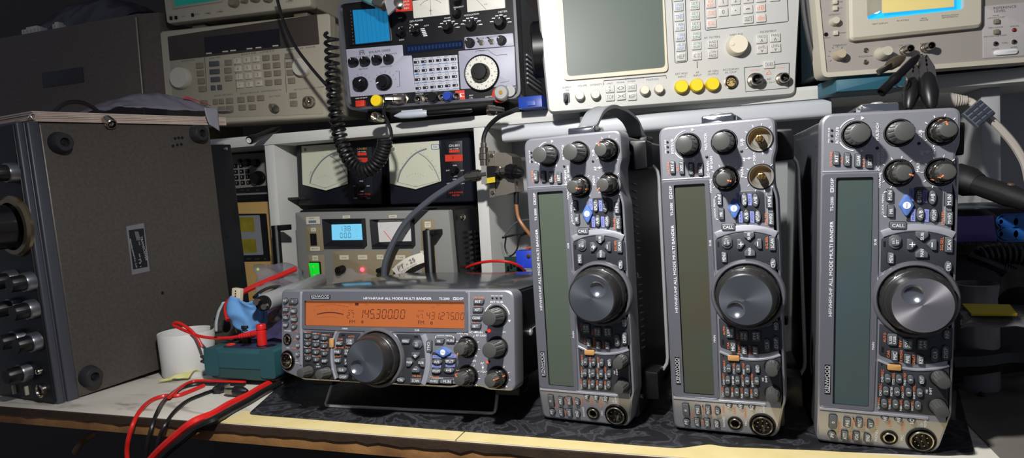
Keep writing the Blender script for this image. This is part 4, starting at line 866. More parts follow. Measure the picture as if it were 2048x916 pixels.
for st, X, Y, w, h in (('SUPPLY', 320, 597, 60, 12), ('ON', 322, 617, 24, 12), ('VOLUME', 425, 585, 62, 12), ('INTENSITY', 520, 578, 80, 12), ('OSCILLOSCOPE', 780, 536, 128, 12), ('VERT', 613, 571, 40, 10), ('HORIZ', 687, 563, 50, 10), ('SWEEP', 762, 556, 54, 10), ('POSITION', 905, 543, 80, 12), ('EXT MOD', 1103, 503, 80, 13), ('INPUT', 1107, 524, 54, 13), ('AF', 1211, 495, 22, 13), ('INPUT', 1212, 515, 54, 13), ('AF GEN', 1318, 486, 68, 13), ('OUTPUT', 1320, 506, 72, 13), ('ACCESSORY', 1440, 473, 108, 13), ('IN / OUT', 1440, 494, 76, 13), ('AF  FILTERS', 1310, 255, 106, 13), ('VARIABLE', 1475, 236, 88, 13), ('INCREMENT', 1695, 214, 108, 13), ('N IN', 1600, 610, 1, 1), ('RF', 1700, 541, 26, 12), ('IN / OUT', 1702, 563, 74, 11)): ma.text(b, st, X, Y, w, h, .15, .0)
for P, closed in (([(572, 580), (572, 552), (998, 516), (1000, 536)], 0), ([(1034, -60), (1058, 425), (1066, 430), (1136, 422), (1143, 412), (1126, -70)], 0), ([(1255, -80), (1265, 200), (1272, 207), (1826, 148), (1832, 138), (1818, -120)], 0), ([(1530, 462), (1540, 626), (1835, 600), (1838, 430)], 0), ([(1530, 462), (1655, 449)], 0), ([(1740, 440), (1838, 430)], 0), ([(1208, 418), (1211, 465)], 0)):
    b.tube([V((*ma.p(*q), .1)) for q in P], .55, 4)
b.m = 1
for st, X, Y, w, h in (('10W MAX', 1604, 480, 62, 10), ('1W MAX', 1782, 462, 58, 10)): ma.text(b, st, X, Y, w, h, .15)
b.tube([V((*ma.p(*q), .1)) for q in ((1681, 508), (1700, 480), (1717, 505), (1681, 508))], .5, 4); b.build('lettering', [DKP, ORG], ma.root)
for x in (55, ma.Q[1][0] - 55):
    b = MB(); yb = ma.F.I @ V((0, 0, 0)); b.prism(rrect(x, -12, 24, 26, 3), -46, -22, 1.5); b.m = 1; b.prism(rrect(x, -19, 26, 12, 4), -48, -18, 2); ma.add(b, 'foot', [DGRY, mat('foot_cream', '#bdb9a8', .5)])
# swivel hub of the carrying handle, left side
b = MB(); x, y = ma.p(60, 310); b.T = Matrix.Translation((-4, y, -40)) @ Matrix.Rotation(-pi / 2, 4, 'Y'); b.lathe([(41, -3), (41, 12), (37, 15), (30, 15.5), (28, 11), (4, 11)], 0, 0, 48); b.m = 1; b.lathe([(20, 10), (20, 14), (16, 16)], 0, 0, 30); ma.add(b, 'handle_hub', [BLK, MW], 'round black handle hub')
# ---- spectrum analyser
K = crop(1600, 0, .28391)
TKF = mat('analyser_grey', '#9d968f', .5, bump=.02); TKR = mat('analyser_rim', '#c2bba9', .45); TKP = mat('analyser_panel_pale', '#b3aeab', .5)
tk = Inst('spectrum_analyser', 'grey spectrum analyser with yellow note stuck over its bright blue screen', 'test instrument', (1643, 156), (2165, 116), (1622, -60), (2172, -100), .36, .21, 220, K, mat('teal_case', '#1b2c33', .5), r=7, caseinset=10)
b = MB(); O = roundpoly(tk.Q, 8, 5); b.frame(O, inset(O, 5.5), -25, 3); tk.add(b, 'rim', TKR)
b = MB(); b.prism(inset(O, 4), -15, 0); tk.add(b, 'front_panel', TKF)
b = MB(); A = roundpoly(tk.poly([(322, -120), (330, 280), (350, 297), (1232, 205), (1253, 180), (1258, -200)]), 5)
b.rings([[(x, y, -1) for x, y in ccw(A)], [(x, y, 8) for x, y in ccw(A)], [(x, y, 11) for x, y in inset(A, 3)]], True, False)
I2 = roundpoly(tk.poly([(440, -130), (448, 156), (1118, 82), (1118, -190)]), 4); b.fill(inset(A, 3), [ccw(I2)], 11); b.rings([[(x, y, 4) for x, y in ccw(I2)], [(x, y, 11) for x, y in ccw(I2)]][::-1], False, False); tk.add(b, 'screen_bezel', TKR)
b = MB(); b.prism(inset(I2, -1), 2, 5); tk.add(b, 'screen', mat('screen_cyan', '#1287c8', .2, emit='#22a8f0', es=1.1))
b = MB(); b.prism(tk.poly([(440, -130), (546, -130), (548, 92), (530, 104), (450, 100)]), 5, 5.3); o = tk.add(b, 'glare_patch', mat('screen_glare', '#eef7ff', .3, emit='#e8f6ff', es=1.6), 'white glare painted over the left end of the screen')  # glare on the screen drawn as a white glowing patch
b = MB(); q = tk.poly([(545, -130), (548, 112), (1046, 66), (1044, -170)]); b.prism(q, 11.2, 11.8); o = b.build('paper_note', mat('note_yellow', '#ecd789', .6), None); o.matrix_world = tk.F.M; tag(o, 'pale yellow paper note stuck over the blue screen', 'note')
Z = 0
tk.knob(235, 155, 30, TKR, 10, z0=Z); tk.knob(568, 380, 46, TKR, 20, m2=BLK, z0=Z, taper=.74, flute=.03)
x, y = tk.p(265, 392); tk.knob(265, 392, 38, mat('knob_tan', '#b3a58c', .45), 14, z0=Z)
for X, Y in ((242, 17), (242, 62), (246, 235), (1373, 155), (1373, 228)): tk.button(X, Y, 30, 32, TKR if X < 900 else TAUPE, 4, z0=Z + (1 if X > 900 else 0)); 
b = MB()
for X, Y in ((463, 355), (463, 438)): x, y = tk.p(X, Y); b.lathe([(3.2, -.2), (3, 1), (2, 1.4)], x, y, 16)
tk.add(b, 'trim_screws', NICK)
for X, Y, z in ((182, 243, 0), (1503, 213, 1)): x, y = tk.p(X, Y); b = MB(); b.lathe([(2.4, z - .2), (2.4, z + 1), (1.4, z + 2)], x, y, 14); tk.add(b, 'indicator_light', mat('led_dull', '#6e1c16', .3) if z else BLK)
for X, Y in ((735, 360), (880, 340)): tk.bnc(X, Y, 30, 16)
b = MB(); b.prism(roundpoly(tk.poly([(1283, 45), (2010, -20), (2015, 365), (1287, 412)]), 2), -.3, 1, .3); tk.add(b, 'side_panel', TKP)
for X, Y in ((1373, 310), (1502, 297)): tk.bnc(X, Y, 15, 3, 'test_jack')
tk.button(1440, 370, 150, 36, WHT, 3, z0=1, r=3)
b = MB()
for st, X, Y, w, h, z in (('REFERENCE', 1440, 53, 148, 17, 1), ('LEVEL', 1405, 78, 76, 17, 1), ('FINE', 1375, 112, 40, 9, 1), ('UP/DN STEP', 1378, 126, 115, 9, 1), ('MIN NOISE', 1375, 195, 96, 10, 1), ('MIN DISTORTION', 1370, 255, 150, 10, 1), ('UNCAL', 1507, 185, 60, 10, 1), ('CAL', 1440, 302, 42, 12, 1), ('LOG', 1374, 345, 40, 9, 1), ('AMPL', 1505, 334, 48, 9, 1), ('VERT DISPLAY', 535, 182, 108, 10, 11), ('RF ATTEN', 693, 160, 78, 10, 11), ('FREQ', 838, 146, 40, 9, 11), ('RANGE', 840, 158, 54, 9, 11), ('RESOLUTION', 1020, 124, 108, 9, 11), ('BANDWIDTH', 1020, 137, 100, 9, 11), ('LINE', 285, 13, 32, 9, 0), ('EXT', 285, 57, 28, 9, 0), ('INTENSITY', 243, 103, 76, 9, 0), ('SWEEP', 300, 232, 46, 9, 0), ('READY', 193, 266, 46, 9, 0), ('TIME/DIV', 280, 318, 96, 11, 0), ('POSITION', 463, 397, 90, 10, 0), ('CAL OUT', 735, 318, 80, 10, 0), ('RF INPUT', 890, 306, 80, 10, 0)): tk.text(b, st, X, Y, w, h, z + .15)
for i in range(9):
    a = -.6 + i * .55; x, y = tk.p(265 + 62 * cos(a), 390 - 62 * sin(a)); b.prism(rrect(x, y, 2.4, .6, rot=a), -.1, .2)
tk.add(b, 'lettering', DKP)
for x in (24, 300):
    b = MB(); b.prism(rrect(x + 40, -8, 90, 20, 2), -70, -6, 2); tk.add(b, 'foot', mat('teal_foot', '#2f6274', .5))
# ---- two cross-needle wattmeters
MB_ = mat('meter_case', '#14161f', .3, spec=.5); MF = mat('meter_face', '#cfd0bb', .5); ARC = mat('meter_arc', '#6f7a80', .5)
def wattmeter(K, BL, BR, TL, TR, Y, yaw, win, a1, a2, title, tcol, label, red, redtxt, knob, orange, ochar, stamp, wide):
    w = Inst('wattmeter', label, 'meter', BL, BR, TL, TR, Y, yaw, 120, K, MB_, r=3, group='cross-needle wattmeters', caseinset=2)
    b = MB(); O = roundpoly(w.Q, 4); b.rings([[(x, y, -16) for x, y in ccw(O)], [(x, y, -2) for x, y in ccw(O)], [(x, y, 0) for x, y in inset(O, 2)]]); w.add(b, 'front_panel', MB_)
    b = MB(); P = w.poly(win); b.frame(roundpoly(inset(P, -1.6), 1), roundpoly(P, 1), -.5, 1.6); w.add(b, 'window_frame', mat('frame_black', '#0c0d12', .3))
    b = MB(); b.prism(roundpoly(P, 1), -.4, .5)
    Z = .5
    def arc(A, th, m):
        Q = smooth([V((*w.p(*q), 0)) for q in A], 8); b.m = m; L = []
        R = []
        for i, q in enumerate(Q):
            t = (Q[min(i + 1, len(Q) - 1)] - Q[max(0, i - 1)]).normalized(); n = V((-t.y, t.x, 0)); L.append((q + n * th / 2)[:2]); R.append((q - n * th / 2)[:2])
        b.sheet(L + R[::-1], Z + .1); return Q
    q1 = arc(a1, 2.4, 1); q2 = arc(a2, 1.2, 1)
    b.m = 2; c = V((sum(x for x, y in P) / len(P), min(y for x, y in P), 0))
    for Q, s in ((q1, 1), (q2, -1)):
        for i in range(2, len(Q) - 1, 1):
            t = (Q[i + 1] - Q[i - 1]).normalized(); n = V((-t.y, t.x, 0)) * (1 if s > 0 else 1); p = Q[i] + n * 2; b.sheet(rrect(p.x, p.y, 1.4 if i % 3 else 2.2, .22, rot=atan2(n.y, n.x)), Z + .1)
            if i % 4 == 0: p = Q[i] + n * 4.6; b.text('%d' % (i * 2), p.x, p.y, 1.5, Z + .1)
    b.m = 3
    for i in range(9):
        a = pi / 2 + (i - 4) * .13; b.sheet([(c.x + 12 * cos(a), c.y + 12 * sin(a)), (c.x + 12 * cos(a) + .15, c.y + 12 * sin(a)), (c.x + 38 * cos(a) + .15, c.y + 38 * sin(a)), (c.x + 38 * cos(a), c.y + 38 * sin(a))], Z + .08)
    b.m = 2
    for i in range(7): a = pi / 2 + (i - 3) * .2; b.text(('8', '3', '2', '1.5', '2', '3', '8')[i], c.x + 26 * cos(a), c.y + 26 * sin(a), 1.6, Z + .1)
    x0 = (P[0][0] + P[-1][0]) / 2; xr = max(x for x, y in P); yt = max(y for x, y in P)
    b.text('FORWARD', c.x - 29, c.y + 30, 1.6, Z + .1, 10, 1.0); b.text('REFLECTED', c.x + 29, c.y + 34, 1.6, Z + .1, 11, -.95); b.text('SWR', c.x, c.y + 5, 1.6, Z + .1, 5)
    b.prism(rrect(P[0][0] + 8, yt - 7 - 2, 4.6, 5, .4), Z - .1, Z + .1); b.m = 0; b.text('D', P[0][0] + 8, yt - 7 - 2, 3, Z + .15)
    if stamp:
        b.m = 4; x, y = w.p(*stamp); b.frame(rrect(x, y, 15, 9, 2.5), rrect(x, y, 13.2, 7.2, 2), Z, Z + .2); b.text('OK', x, y, 3.4, Z + .15, 7)
    b.m = 2
    L1, L2 = V((*w.p(*a1[0]), 0)), V((*w.p(*a2[-1]), 0))
    for p, q in ((L1, c + V((0, 4, 0))), (L2, c + V((0, 4, 0)))): b.tube([V((p.x, p.y, Z + .3)), V((q.x, q.y, Z + .3))], .2, 4)
    w.add(b, 'meter_face', [MF, ARC, GRYP, mat('meter_fine_lines', '#a9a99b', .6), BLUP])
    b = MB(); b.prism(roundpoly(w.poly(wide), 2), -.4, .5, .3); w.add(b, 'control_panel', mat('control_black', '#15161c', .35))
    b = MB(); b.prism(w.rect(*red), .3, .8); b.prism(w.poly(orange), .3, .8); b.m = 1; x, y = w.p(*ochar[1:]); b.text(ochar[0], x, y, 5, .9); w.add(b, 'label_band', [REDP, BLK], 'red orange label band')
    b = MB(); b.m = tcol; w.text(b, 'CN-801', title[0], title[1], 120, 26, .6); b.m = 0; w.text(b, 'HP TYPE', title[0], title[1] + 36, 100, 12, .6); b.m = 2
    for i, st in enumerate(('SWR & POWER', 'METER')): w.text(b, st, redtxt[0], redtxt[1] + 30 * i, 165 if not i else 85, 18, .6)
    b.m = 0
    for st, dx, dy in (('RANGE', -6, -55), ('2kW', -82, 0), ('200W', 72, 0), ('20W', 0, 62), ('POWER', -8, 96), ('OFF', -75, 140), ('ON', 75, 140)): w.text(b, st, knob[0] + dx, knob[1] + dy, 44, 13, .6)
    w.add(b, 'lettering', [WHT, mat('gold_print', '#b9924a', .5), REDP])
    w.knob(*knob, 44, BLK, 13, z0=.5, taper=.75)
    w.button(knob[0], knob[1] + 140, 60, 26, BLK, 4, z0=.5, name='switch')
    return w
K = crop(760, 250, .18553)
wattmeter(K, (780, 410), (947, 404), (773, 284), (939, 264), .455, .02, [(95, 205), (110, 632), (388, 692), (663, 605), (640, 168)], [(190, 615), (225, 500), (310, 375), (400, 298), (505, 256)], [(415, 302), (500, 360), (580, 460), (645, 600)], (800, 222), 0, 'right-hand wattmeter whose wide cream dial is fully in view, red orange V label', (803, 283, 116, 28), (820, 728), (815, 490), [(703, 322), (893, 318), (893, 388), (705, 395)], ('V', 788, 352), (596, 235), [(695, 180), (885, 165), (900, 770), (715, 790)])
K = crop(580, 260, .17467)
wattmeter(K, (596, 410), (763, 410), (591, 284), (762, 272), .455, .02, [(130, 185), (145, 625), (415, 692), (668, 615), (645, 150)], [(230, 612), (262, 500), (350, 370), (440, 295), (545, 248)], [(455, 295), (540, 350), (610, 440), (670, 560)], (825, 213), 1, 'left-hand wattmeter half hidden behind the coiled black cord', (828, 275, 116, 32), (850, 735), (825, 640), [(740, 318), (890, 318), (890, 385), (740, 385)], ('H', 808, 345), None, [(720, 170), (930, 160), (945, 790), (735, 800)])
# ---- power supply with two meters
K = crop(570, 400, .19649)
PSG = mat('supply_grey', '#83837f', .5, bump=.02); TANP = mat('supply_tan', '#8c8066', .5); LABB = mat('label_cream', '#cfc9b4', .6)
ps = Inst('power_supply', 'grey bench power supply with green lit switch and glowing blue readout', 'power supply', (604, 650), (917, 634), (590, 425), (897, 420), .388, -.10, 180, K, mat('supply_case', '#121214', .5), r=3, caseinset=-3, level=ZD + .001)
b = MB(); O = roundpoly(ps.Q, 3); b.prism(O, -12, 0, 1); ps.add(b, 'front_panel', PSG)
def P4(X, Y): return ((740 + X * .19643) - 570) / .19649, Y     # second close-up shares the scale
def plate(P, r=4, m=TANP, nm='plate', z=.5): b = MB(); b.prism(roundpoly(ps.poly(P), r), -.3, z, .2); return ps.add(b, nm, m)
plate([(210, 272), (385, 268), (398, 520), (222, 526)]); plate([(226, 560), (398, 554), (415, 900), (240, 900)])
plate([(484, 520), P4(425, 515), P4(440, 900), (505, 900)]); plate([P4(515, 196), P4(660, 190), P4(680, 900), P4(535, 900)])
b = MB()
for X, Y, w, h in ((287, 208, 175, 75), (292, 302, 62, 38), (308, 496, 124, 40), (310, 590, 72, 48), (627, 172, 92, 30), (604, 584, 114, 46), (792, 582, 114, 46)): b.prism(ps.rect(X, Y, w, h, .6), .3, .9)
for X, Y, w, h in ((590, 250, 72, 62), (235, 168, 95, 32), (598, 415, 60, 44), (312, 584, 116, 46), (105, 580, 80, 46), (532, 535, 40, 40)): X, Y = P4(X, Y); b.prism(ps.rect(X, Y, w, h, .6), .3, .9)
b.m = 1
for st, X, Y, w, h in (('METER', 275, 188, 60, 12), ('ON', 291, 302, 30, 12), ('REMOTE', 308, 496, 84, 12), ('ON', 310, 592, 42, 24), ('VOLTS', 627, 172, 50, 11), ('NOISE', 604, 586, 60, 12), ('OUTPUT', 792, 582, 70, 12)): ps.text(b, st, X, Y, w, h, 1)
for st, X, Y, w, h in (('SLAVE', 590, 240, 52, 11), ('OUT', 590, 258, 34, 11), ('AMPERE', 235, 168, 60, 11), ('C.adj', 312, 584, 66, 22), ('V.adj', 108, 580, 60, 14)): X, Y = P4(X, Y); ps.text(b, st, X, Y, w, h, 1)
b.m = 2; b.prism(ps.rect(283, 220, 95, 24, .5), .8, 1.2)
ps.add(b, 'labels', [LABB, DKP, mat('logo_blue', '#5f7688', .4)])
b = MB(); b.prism(ps.rect(293, 402, 82, 122), .2, .9); ps.add(b, 'slot', WELL)
b = MB(); q = ps.rect(315, 712, 142, 172, 1.5); b.prism(q, .2, 2, .4); ps.add(b, 'switch_frame', BLK)
b = MB(); x, y = ps.p(315, 712); k = ps.sc(315, 712); b.T = Matrix.Translation((x, y, 2)) @ Matrix.Rotation(.12, 4, 'X'); b.prism(rrect(0, 0, 112 * k, 150 * k, 1), -1, 3, .6); b.m = 1; b.box(-.5, .5, 5 - 0, 9, 2.9, 3.15); b.frame(ell(-.6, -8, 2, n=16), ell(-.6, -8, 1.3, n=16), 2.9, 3.15); b.T = None
ps.add(b, 'rocker_switch', [mat('green_lit', '#0a5e16', .25, emit='#14d02c', es=.9), WHT], 'green lit rocker switch')
for P, q, n in (([(413, 192), (818, 186), (838, 462), (432, 466)], [(488, 250), (800, 243), (808, 402), (494, 405)], 0), ([P4(30, 195), P4(450, 185), P4(465, 458), P4(52, 466)], [P4(92, 228), P4(425, 210), P4(432, 415), P4(108, 425)], 1)):
    b = MB(); A = ps.poly(P); B2 = ps.poly(q); A = ccw(A); B2 = ccw(B2)
    a0 = A; b.rings([[(x, y, -.3) for x, y in a0], [(x, y, 9) for x, y in a0], [(x, y, 9.5) for x, y in inset(a0, 1)], [(x, y, 3) for x, y in B2]], True, False); ps.add(b, 'meter_bezel', mat('bezel_black', '#17181c', .28))
    b = MB(); b.prism(inset(B2, -.4), 1, 3.2)
    x0, y0 = ps.p(*q[0]); x1, y1 = ps.p(*q[2]); cx = (x0 + x1) / 2; cy = (y0 + y1) / 2; w = x1 - x0; h = y0 - y1
    if not n:
        b.m = 1
        for ln, yy in (('13.8', .22), ('00.0', -.2)):
            xx = cx - w * .2
            for ch in ln:
                if ch == '.': b.sheet(rrect(xx - w * .055, cy + h * yy - h * .15, .7, .7), 3.3)
                else: seg7(b, ch, xx, cy + h * yy, w * .075, h * .3, 3.3, .03, t=.75); xx += w * .135
            b.text('VA'[ln == '00.0'], cx + w * .3, cy + h * yy - h * .1, 1.6, 3.3)
        ps.add(b, 'readout', [mat('lcd_blue_lit', '#3a7f9c', .3, emit='#7fd0f2', es=.75), mat('lcd_ink', '#152a3c', .5)], 'glowing blue readout')
    else:
        b.m = 1; p0 = ps.p(*P4(245, 425)); p1 = ps.p(*P4(155, 312)); b.tube([V((*p0, 3.6)), V((*p1, 3.6))], .45, 5); b.m = 2
        for i in range(9):
            a = pi / 2 + (4 - i) * .2; b.sheet(rrect(cx + 1 + h * .75 * cos(a), cy - h * .42 + h * .75 * sin(a), 1.6, .3, rot=a), 3.3)
        b.text('A', cx + w * .36, cy - h * .1, 3, 3.3); ps.add(b, 'analog_dial', [mat('dial_white', '#d9d6d2', .25), mat('needle_red', '#d8484a', .5), DKP], 'white dial with red needle')
for X, Y, m in ((590, 708, BLK), (*P4(130, 710), BLK), (*P4(300, 690), BLK)): ps.knob(X, Y, 46 if X < 700 else 30, m, 13, z0=.5)
x, y = ps.p(790, 708); b = MB(); b.lathe([(3.2, .3), (3.2, 2), (2, 3.6), (.6, 4.2)], x, y, 18); ps.add(b, 'indicator_light', mat('led_red_bright', '#ff3030', .3, emit='#ff2a3a', es=9.), 'glowing red lamp')
for X, Y in ((590, 322), (600, 515)): x, y = ps.p(*P4(X, Y)); b = MB(); b.lathe([(4.4, .3), (4.4, 3), (3.4, 3.6), (2, 3.4), (1.8, 1)], x, y, 20); ps.add(b, 'jack', BLK)
for a, zt_, xa in (((-5, 262), 330, 0), (P4(650, 310), 0, 1)):
    x, y = ps.p(*a); b = MB(); yb = -5
    b.m = 0; b.box(x - 3, x + 15, y - 7, y + 2, 0, 26, 1.2); b.box(x - 3, x + 5, yb - 60, y + 2, 21, 28, 1); b.m = 1; b.box(x + 5, x + 8.5, yb - 60, y + 2, 20, 28, .8); b.m = 0; b.box(x + 8.5, x + 10.5, yb - 60, y + 1, 21, 26, .6)
    b.box(x - 4, x + 20, ps.p(0, 1150)[1] - 6, ps.p(0, 1150)[1] + 6, 0, 26, 1.5)
    b.v = [V((p.x, max(p.y, ps.Q[0][1] + 6), p.z)) for p in b.v]
    ps.add(b, 'handle', [BLK, mat('aluminium_strip', '#b3b5b5', .3, .8)])
b = MB(); W = ps.Q[1][0]
for r in range(3):
    for i in range(14): b.box(W + 2.4, W + 3.6, 40 + i * 8, 44 + i * 8, -40 - r * 22, -52 - r * 22)
ps.add(b, 'vent_slots', WELL)
b = MB(); b.T = Matrix.Translation((W + 3, ps.p(*P4(880, 185))[1], -25)) @ Matrix.Rotation(pi / 2, 4, 'Y'); b.lathe([(5, -1), (5, 2), (3, 4)], 0, 0, 18); ps.add(b, 'case_screw', NICK)
# ---- beige supply with two yellow readouts
K = crop(420, 400, .24024)
BEI = mat('beige_case', '#c6a262', .5, bump=.02)
by = Inst('power_supply', 'tan bench power supply with two dim yellow readouts, beside the white divider', 'power supply', (408, 640), (570, 640), (396, 408), (541, 403), .47, .03, 200, K, BEI, r=8, level=ZD + .001)
b = MB(); O = roundpoly(by.Q, 8); b.rings([[(x, y, -20) for x, y in ccw(O)], [(x, y, -3) for x, y in ccw(O)], [(x, y, 0) for x, y in inset(O, 3)]]); by.add(b, 'front_panel', BEI)
b = MB(); b.prism(roundpoly(by.poly([(-60, 118), (470, 112), (505, 510), (-40, 520)]), 2), -.3, .6); b.m = 1; b.prism(roundpoly(by.poly([(-40, 136), (415, 126), (448, 455), (-20, 468)]), 2), .3, 1.2); b.m = 2
for st, X in (('OUTPUT', 325), ('0-60V', 395), ('3A', 462)): by.text(b, st, X, 490, 48 if X < 450 else 24, 15, .8)
by.add(b, 'meter_panel', [BLK, mat('panel_grey', '#84868a', .5), GRYP])
for P in ([(-20, 150), (365, 142), (376, 262), (-10, 270)], [(-5, 330), (383, 323), (395, 436), (5, 442)]): b = MB(); b.prism(by.poly(P), .8, 1.6); by.add(b, 'readout', mat('readout_yellow', '#6d6310', .2, emit='#a89a12', es=.12, noise=1, nscale=40, c2='#3e380c'), 'dim yellow readout')
x, y = by.p(400, 576); b = MB(); b.lathe([(2.6, -.2), (2.6, 1), (1, 2)], x, y, 14); by.add(b, 'indicator_light', mat('led_lime', '#9acb1e', .3, emit='#b8f020', es=1.5), 'lit lime lamp')
# ---- small black keypad instrument above it
K = crop(420, 240, .21834)
kp = Inst('frequency_counter', 'small dark instrument with square keys, shelved above the tan power supply', 'test instrument', (404, 394), (538, 388), (398, 313), (530, 305), .48, .03, 160, K, BLK, r=2)
b = MB(); O = roundpoly(kp.Q, 2); b.prism(O, -8, 0, .8); kp.add(b, 'front_panel', mat('counter_grey', '#857f7a', .5)); 
b = MB(); b.prism(kp.poly([(100, 640), (520, 600), (526, 660), (100, 680)]), -.2, 1); b.m = 1
for X in (300, 350, 440): kp.text(b, 'OUT', X, 643, 34, 12, 1.1)
kp.add(b, 'lower_strip', [BLK, GRYP])
for r in range(4):
    for c in range(4):
        if (r, c) != (0, 3): kp.button(235 + 52 * c - 50 + 5 * r + 0, 425 + 52 * r - 3 * c, 36, 36, BLK, 3, '%d' % ((r * 4 + c) % 10), WHT)
kp.knob(455, 530, 64, BLK, 16, taper=.8); kp.knob(350, 390, 36, BLK, 10); kp.knob(430, 395, 38, BLK, 10); kp.knob(280, 375, 18, BLK, 5)
shx = FS.I @ aty(405, 392, .48); shy = shx.y
b = MB(); b.box(-700, sh(530, 330)[0] - 1, sh(520, 397)[1] - 5, sh(520, 397)[1] - 1, -300, -30); shpart(b, 'inner_shelf', mat('inner_shelf_dark', '#262524', .6))
# ------------------------------------------------------------------ big transceiver on its side, at the left
X0 = atz(120, 808).x
BRNC = mat('set_cover_brown', '#57514c', .38, .25, noise=1, nscale=250, c2='#4b4641', bump=.04); SETB = mat('set_front_black', '#0e0e10', .4); SETG = mat('set_frame_grey', '#4d4f57', .42, .3)
dep = ray(1660, 276).normalized()                       # the set is turned a little and its back end sits higher
bx_ = V((dep.y, -dep.x, 0)).normalized(); bz_ = bx_.cross(dep)
P0 = atz(120, 808)
MBIG = Matrix(((bx_.x, dep.x, bz_.x, P0.x), (bx_.y, dep.y, bz_.y, P0.y), (bx_.z, dep.z, bz_.z, P0.z), (0, 0, 0, 1))); IBIG = MBIG.inverted()
def atb(px, py, X=0.): return onpl(px, py, P0 + bx_ * X, bx_)
def lbig(p): return IBIG @ p
Hh = lbig(atb(73, 245)).z * 1000; Dp = lbig(atb(417, 238)).y * 1000; Wd = 145
big = thing('transceiver', 'large brown transceiver standing on its side at the left end of the bench', 'radio', MBIG)
print('big', P0, Hh, Dp)
b = MB(); b.box(-Wd, 0, 22, Dp, .5, Hh, 2.5); big_cover = b.build('cover', BRNC, big)
b = MB(); 
# front frame: two stepped grey ribs round the front
for y0, y1, d in ((-2, 6, 0), (6.6, 9, -2), (9, 22.5, .8)):
    b.box(-Wd - d, d, y0, y1, 0, Hh + 1, 2)
b.build('front_frame', SETG, big)
b = MB(); b.box(-Wd + 3, -3, -4.5, 0, 3, Hh - 2, 1); b.m = 1; b.box(-Wd + 5, -3.2, -4.9, -4.4, Hh * .355, Hh * .359); b.box(-Wd + 5, -3.2, -4.9, -4.4, Hh * .66, Hh * .664); b.build('front_panel', [SETB, SETG], big)
FB = Face(MBIG @ Matrix.Translation((0, -.0045, 0)) @ Matrix.Rotation(pi / 2, 4, 'X'))
KC = mat('knob_cap_silver', '#84868c', .32, .8); KBK = mat('set_knob_black', '#121214', .4)
def bknob(px, py, r, h, collar=True, name='knob', parts=None):
    x, y = FB.loc(px, py, 0); b = MB(); b.T = Matrix.Translation((0, -4.5, 0)) @ Matrix.Rotation(pi / 2, 4, 'X')
    if collar: b.m = 1; b.lathe([(r * 1.25, 0), (r * 1.25, h * .35), (r * 1.15, h * .42), (r * .8, h * .42)], x, y, 40, .05, 20, (1, h * .36)); b.m = 0
    b.lathe([(r, h * .3), (r * .96, h * .95), (r * .85, h)], x, y, 40, .07, 14, (h * .35, h * .96)); b.T = None
    return b.build(name, [KBK, KC], big)
for px, py in ((60, 562), (26, 558), (66, 617), (32, 612), (72, 682), (40, 676), (52, 742), (26, 345)): bknob(px + 4, py, 9.5, 24)
o = bknob(28, 452, 26, 30, False, 'tuning_dial')
b = MB(); x, y = FB.loc(32, 452); b.T = Matrix.Translation((0, -4.5, 0)) @ Matrix.Rotation(pi / 2, 4, 'X'); b.lathe([(36, -.5), (36, 3), (33, 6), (28, 6.5)], x, y, 56, cap1=False); o = b.build('dial_ring', mat('dial_ring_gold', '#8d8066', .25, .8), big)
def bsock(px, py, r, nm):
    x, y = FB.loc(px, py); b = MB(); b.T = Matrix.Translation((0, -4.5, 0)) @ Matrix.Rotation(pi / 2, 4, 'X'); b.lathe([(r, -.5), (r, 4), (r * .8, 5), (r * .72, 4), (r * .7, 1)], x, y, 28, cap1=False); b.m = 1; b.lathe([(r * .7, 1), (.1, 1)], x, y, 24, cap0=False); b.m = 0
    for i in range(4): a = i * pi / 2 + .4; b.lathe([(.7, 1), (.7, 3)], x + r * .4 * cos(a), y + r * .4 * sin(a), 8)
    return b.build(nm, [NICK, WELL], big)
bsock(86, 780, 8.5, 'microphone_socket'); bsock(82, 742, 3.5, 'headphone_socket')
for px, py in ((56, 780), (31, 778)): x, y = FB.loc(px, py); b = MB(); b.box(x - 1.5, x + 1.5, -8, -4, y - 5.5, y + 5.5, .5); b.build('slide_switch', mat('switch_cream', '#a7a28a', .5), big)
# side face: feet, plate, holes
def sx(px, py): p = lbig(atb(px, py)); return (p.y * 1000, p.z * 1000)
def on_side(b): b.T = Matrix(((0, 0, 1, 0), (1, 0, 0, 0), (0, 1, 0, 0), (0, 0, 0, 1)))
for px, py in ((118, 286), (394, 268), (178, 752)):
    y, z = sx(px, py); b = MB(); on_side(b); b.lathe([(13.5, -.5), (13, 3), (10.6, 12), (10, 12.6), (5.5, 12.6), (5.2, 8)], y, z, 36, cap1=False); b.m = 1; b.lathe([(5.3, 8), (.1, 8)], y, z, 20, cap0=False); b.lathe([(3, 7.5), (2.6, 9), (.2, 9.2)], y, z, 14); b.build('foot', [mat('foot_rubber', '#26262a', .5), WELL], big)
q = [sx(*p) for p in ((252, 453), (287, 446), (299, 542), (264, 550))]; q2 = [sx(*p) for p in ((256.5, 460.5), (286.5, 456.5), (294.5, 533.5), (265.5, 539))]
b = MB(); on_side(b); b.prism(q, -.2, .7); b.m = 1; b.prism(q2, .3, .9); b.m = 2
def ln(st, px, py, w, h):
    y, z = sx(px, py); b.text(st, y, z, h, 1.0, w, -pi / 2 + .1)
ln('TRANSCEIVER', 287, 497, 34, 3.2); ln('MODEL', 278, 487, 5, 1.6); ln('SER NO', 279.5, 516, 12, 1.8); ln('1 0 1', 279, 526, 10, 2); ln('Manufactured Co. Ltd.', 266, 507, 40, 2.2); ln('TOKYO JAPAN', 263.5, 497, 26, 1.6)
for i in range(4): ln('---------', 271 + 2 * i, 472, 12, .5)
b.build('rating_plate', [mat('plate_aluminium', '#9b9ba3', .35, .6), mat('plate_black', '#17171b', .5), mat('plate_print', '#a9a9b0', .5)], big)
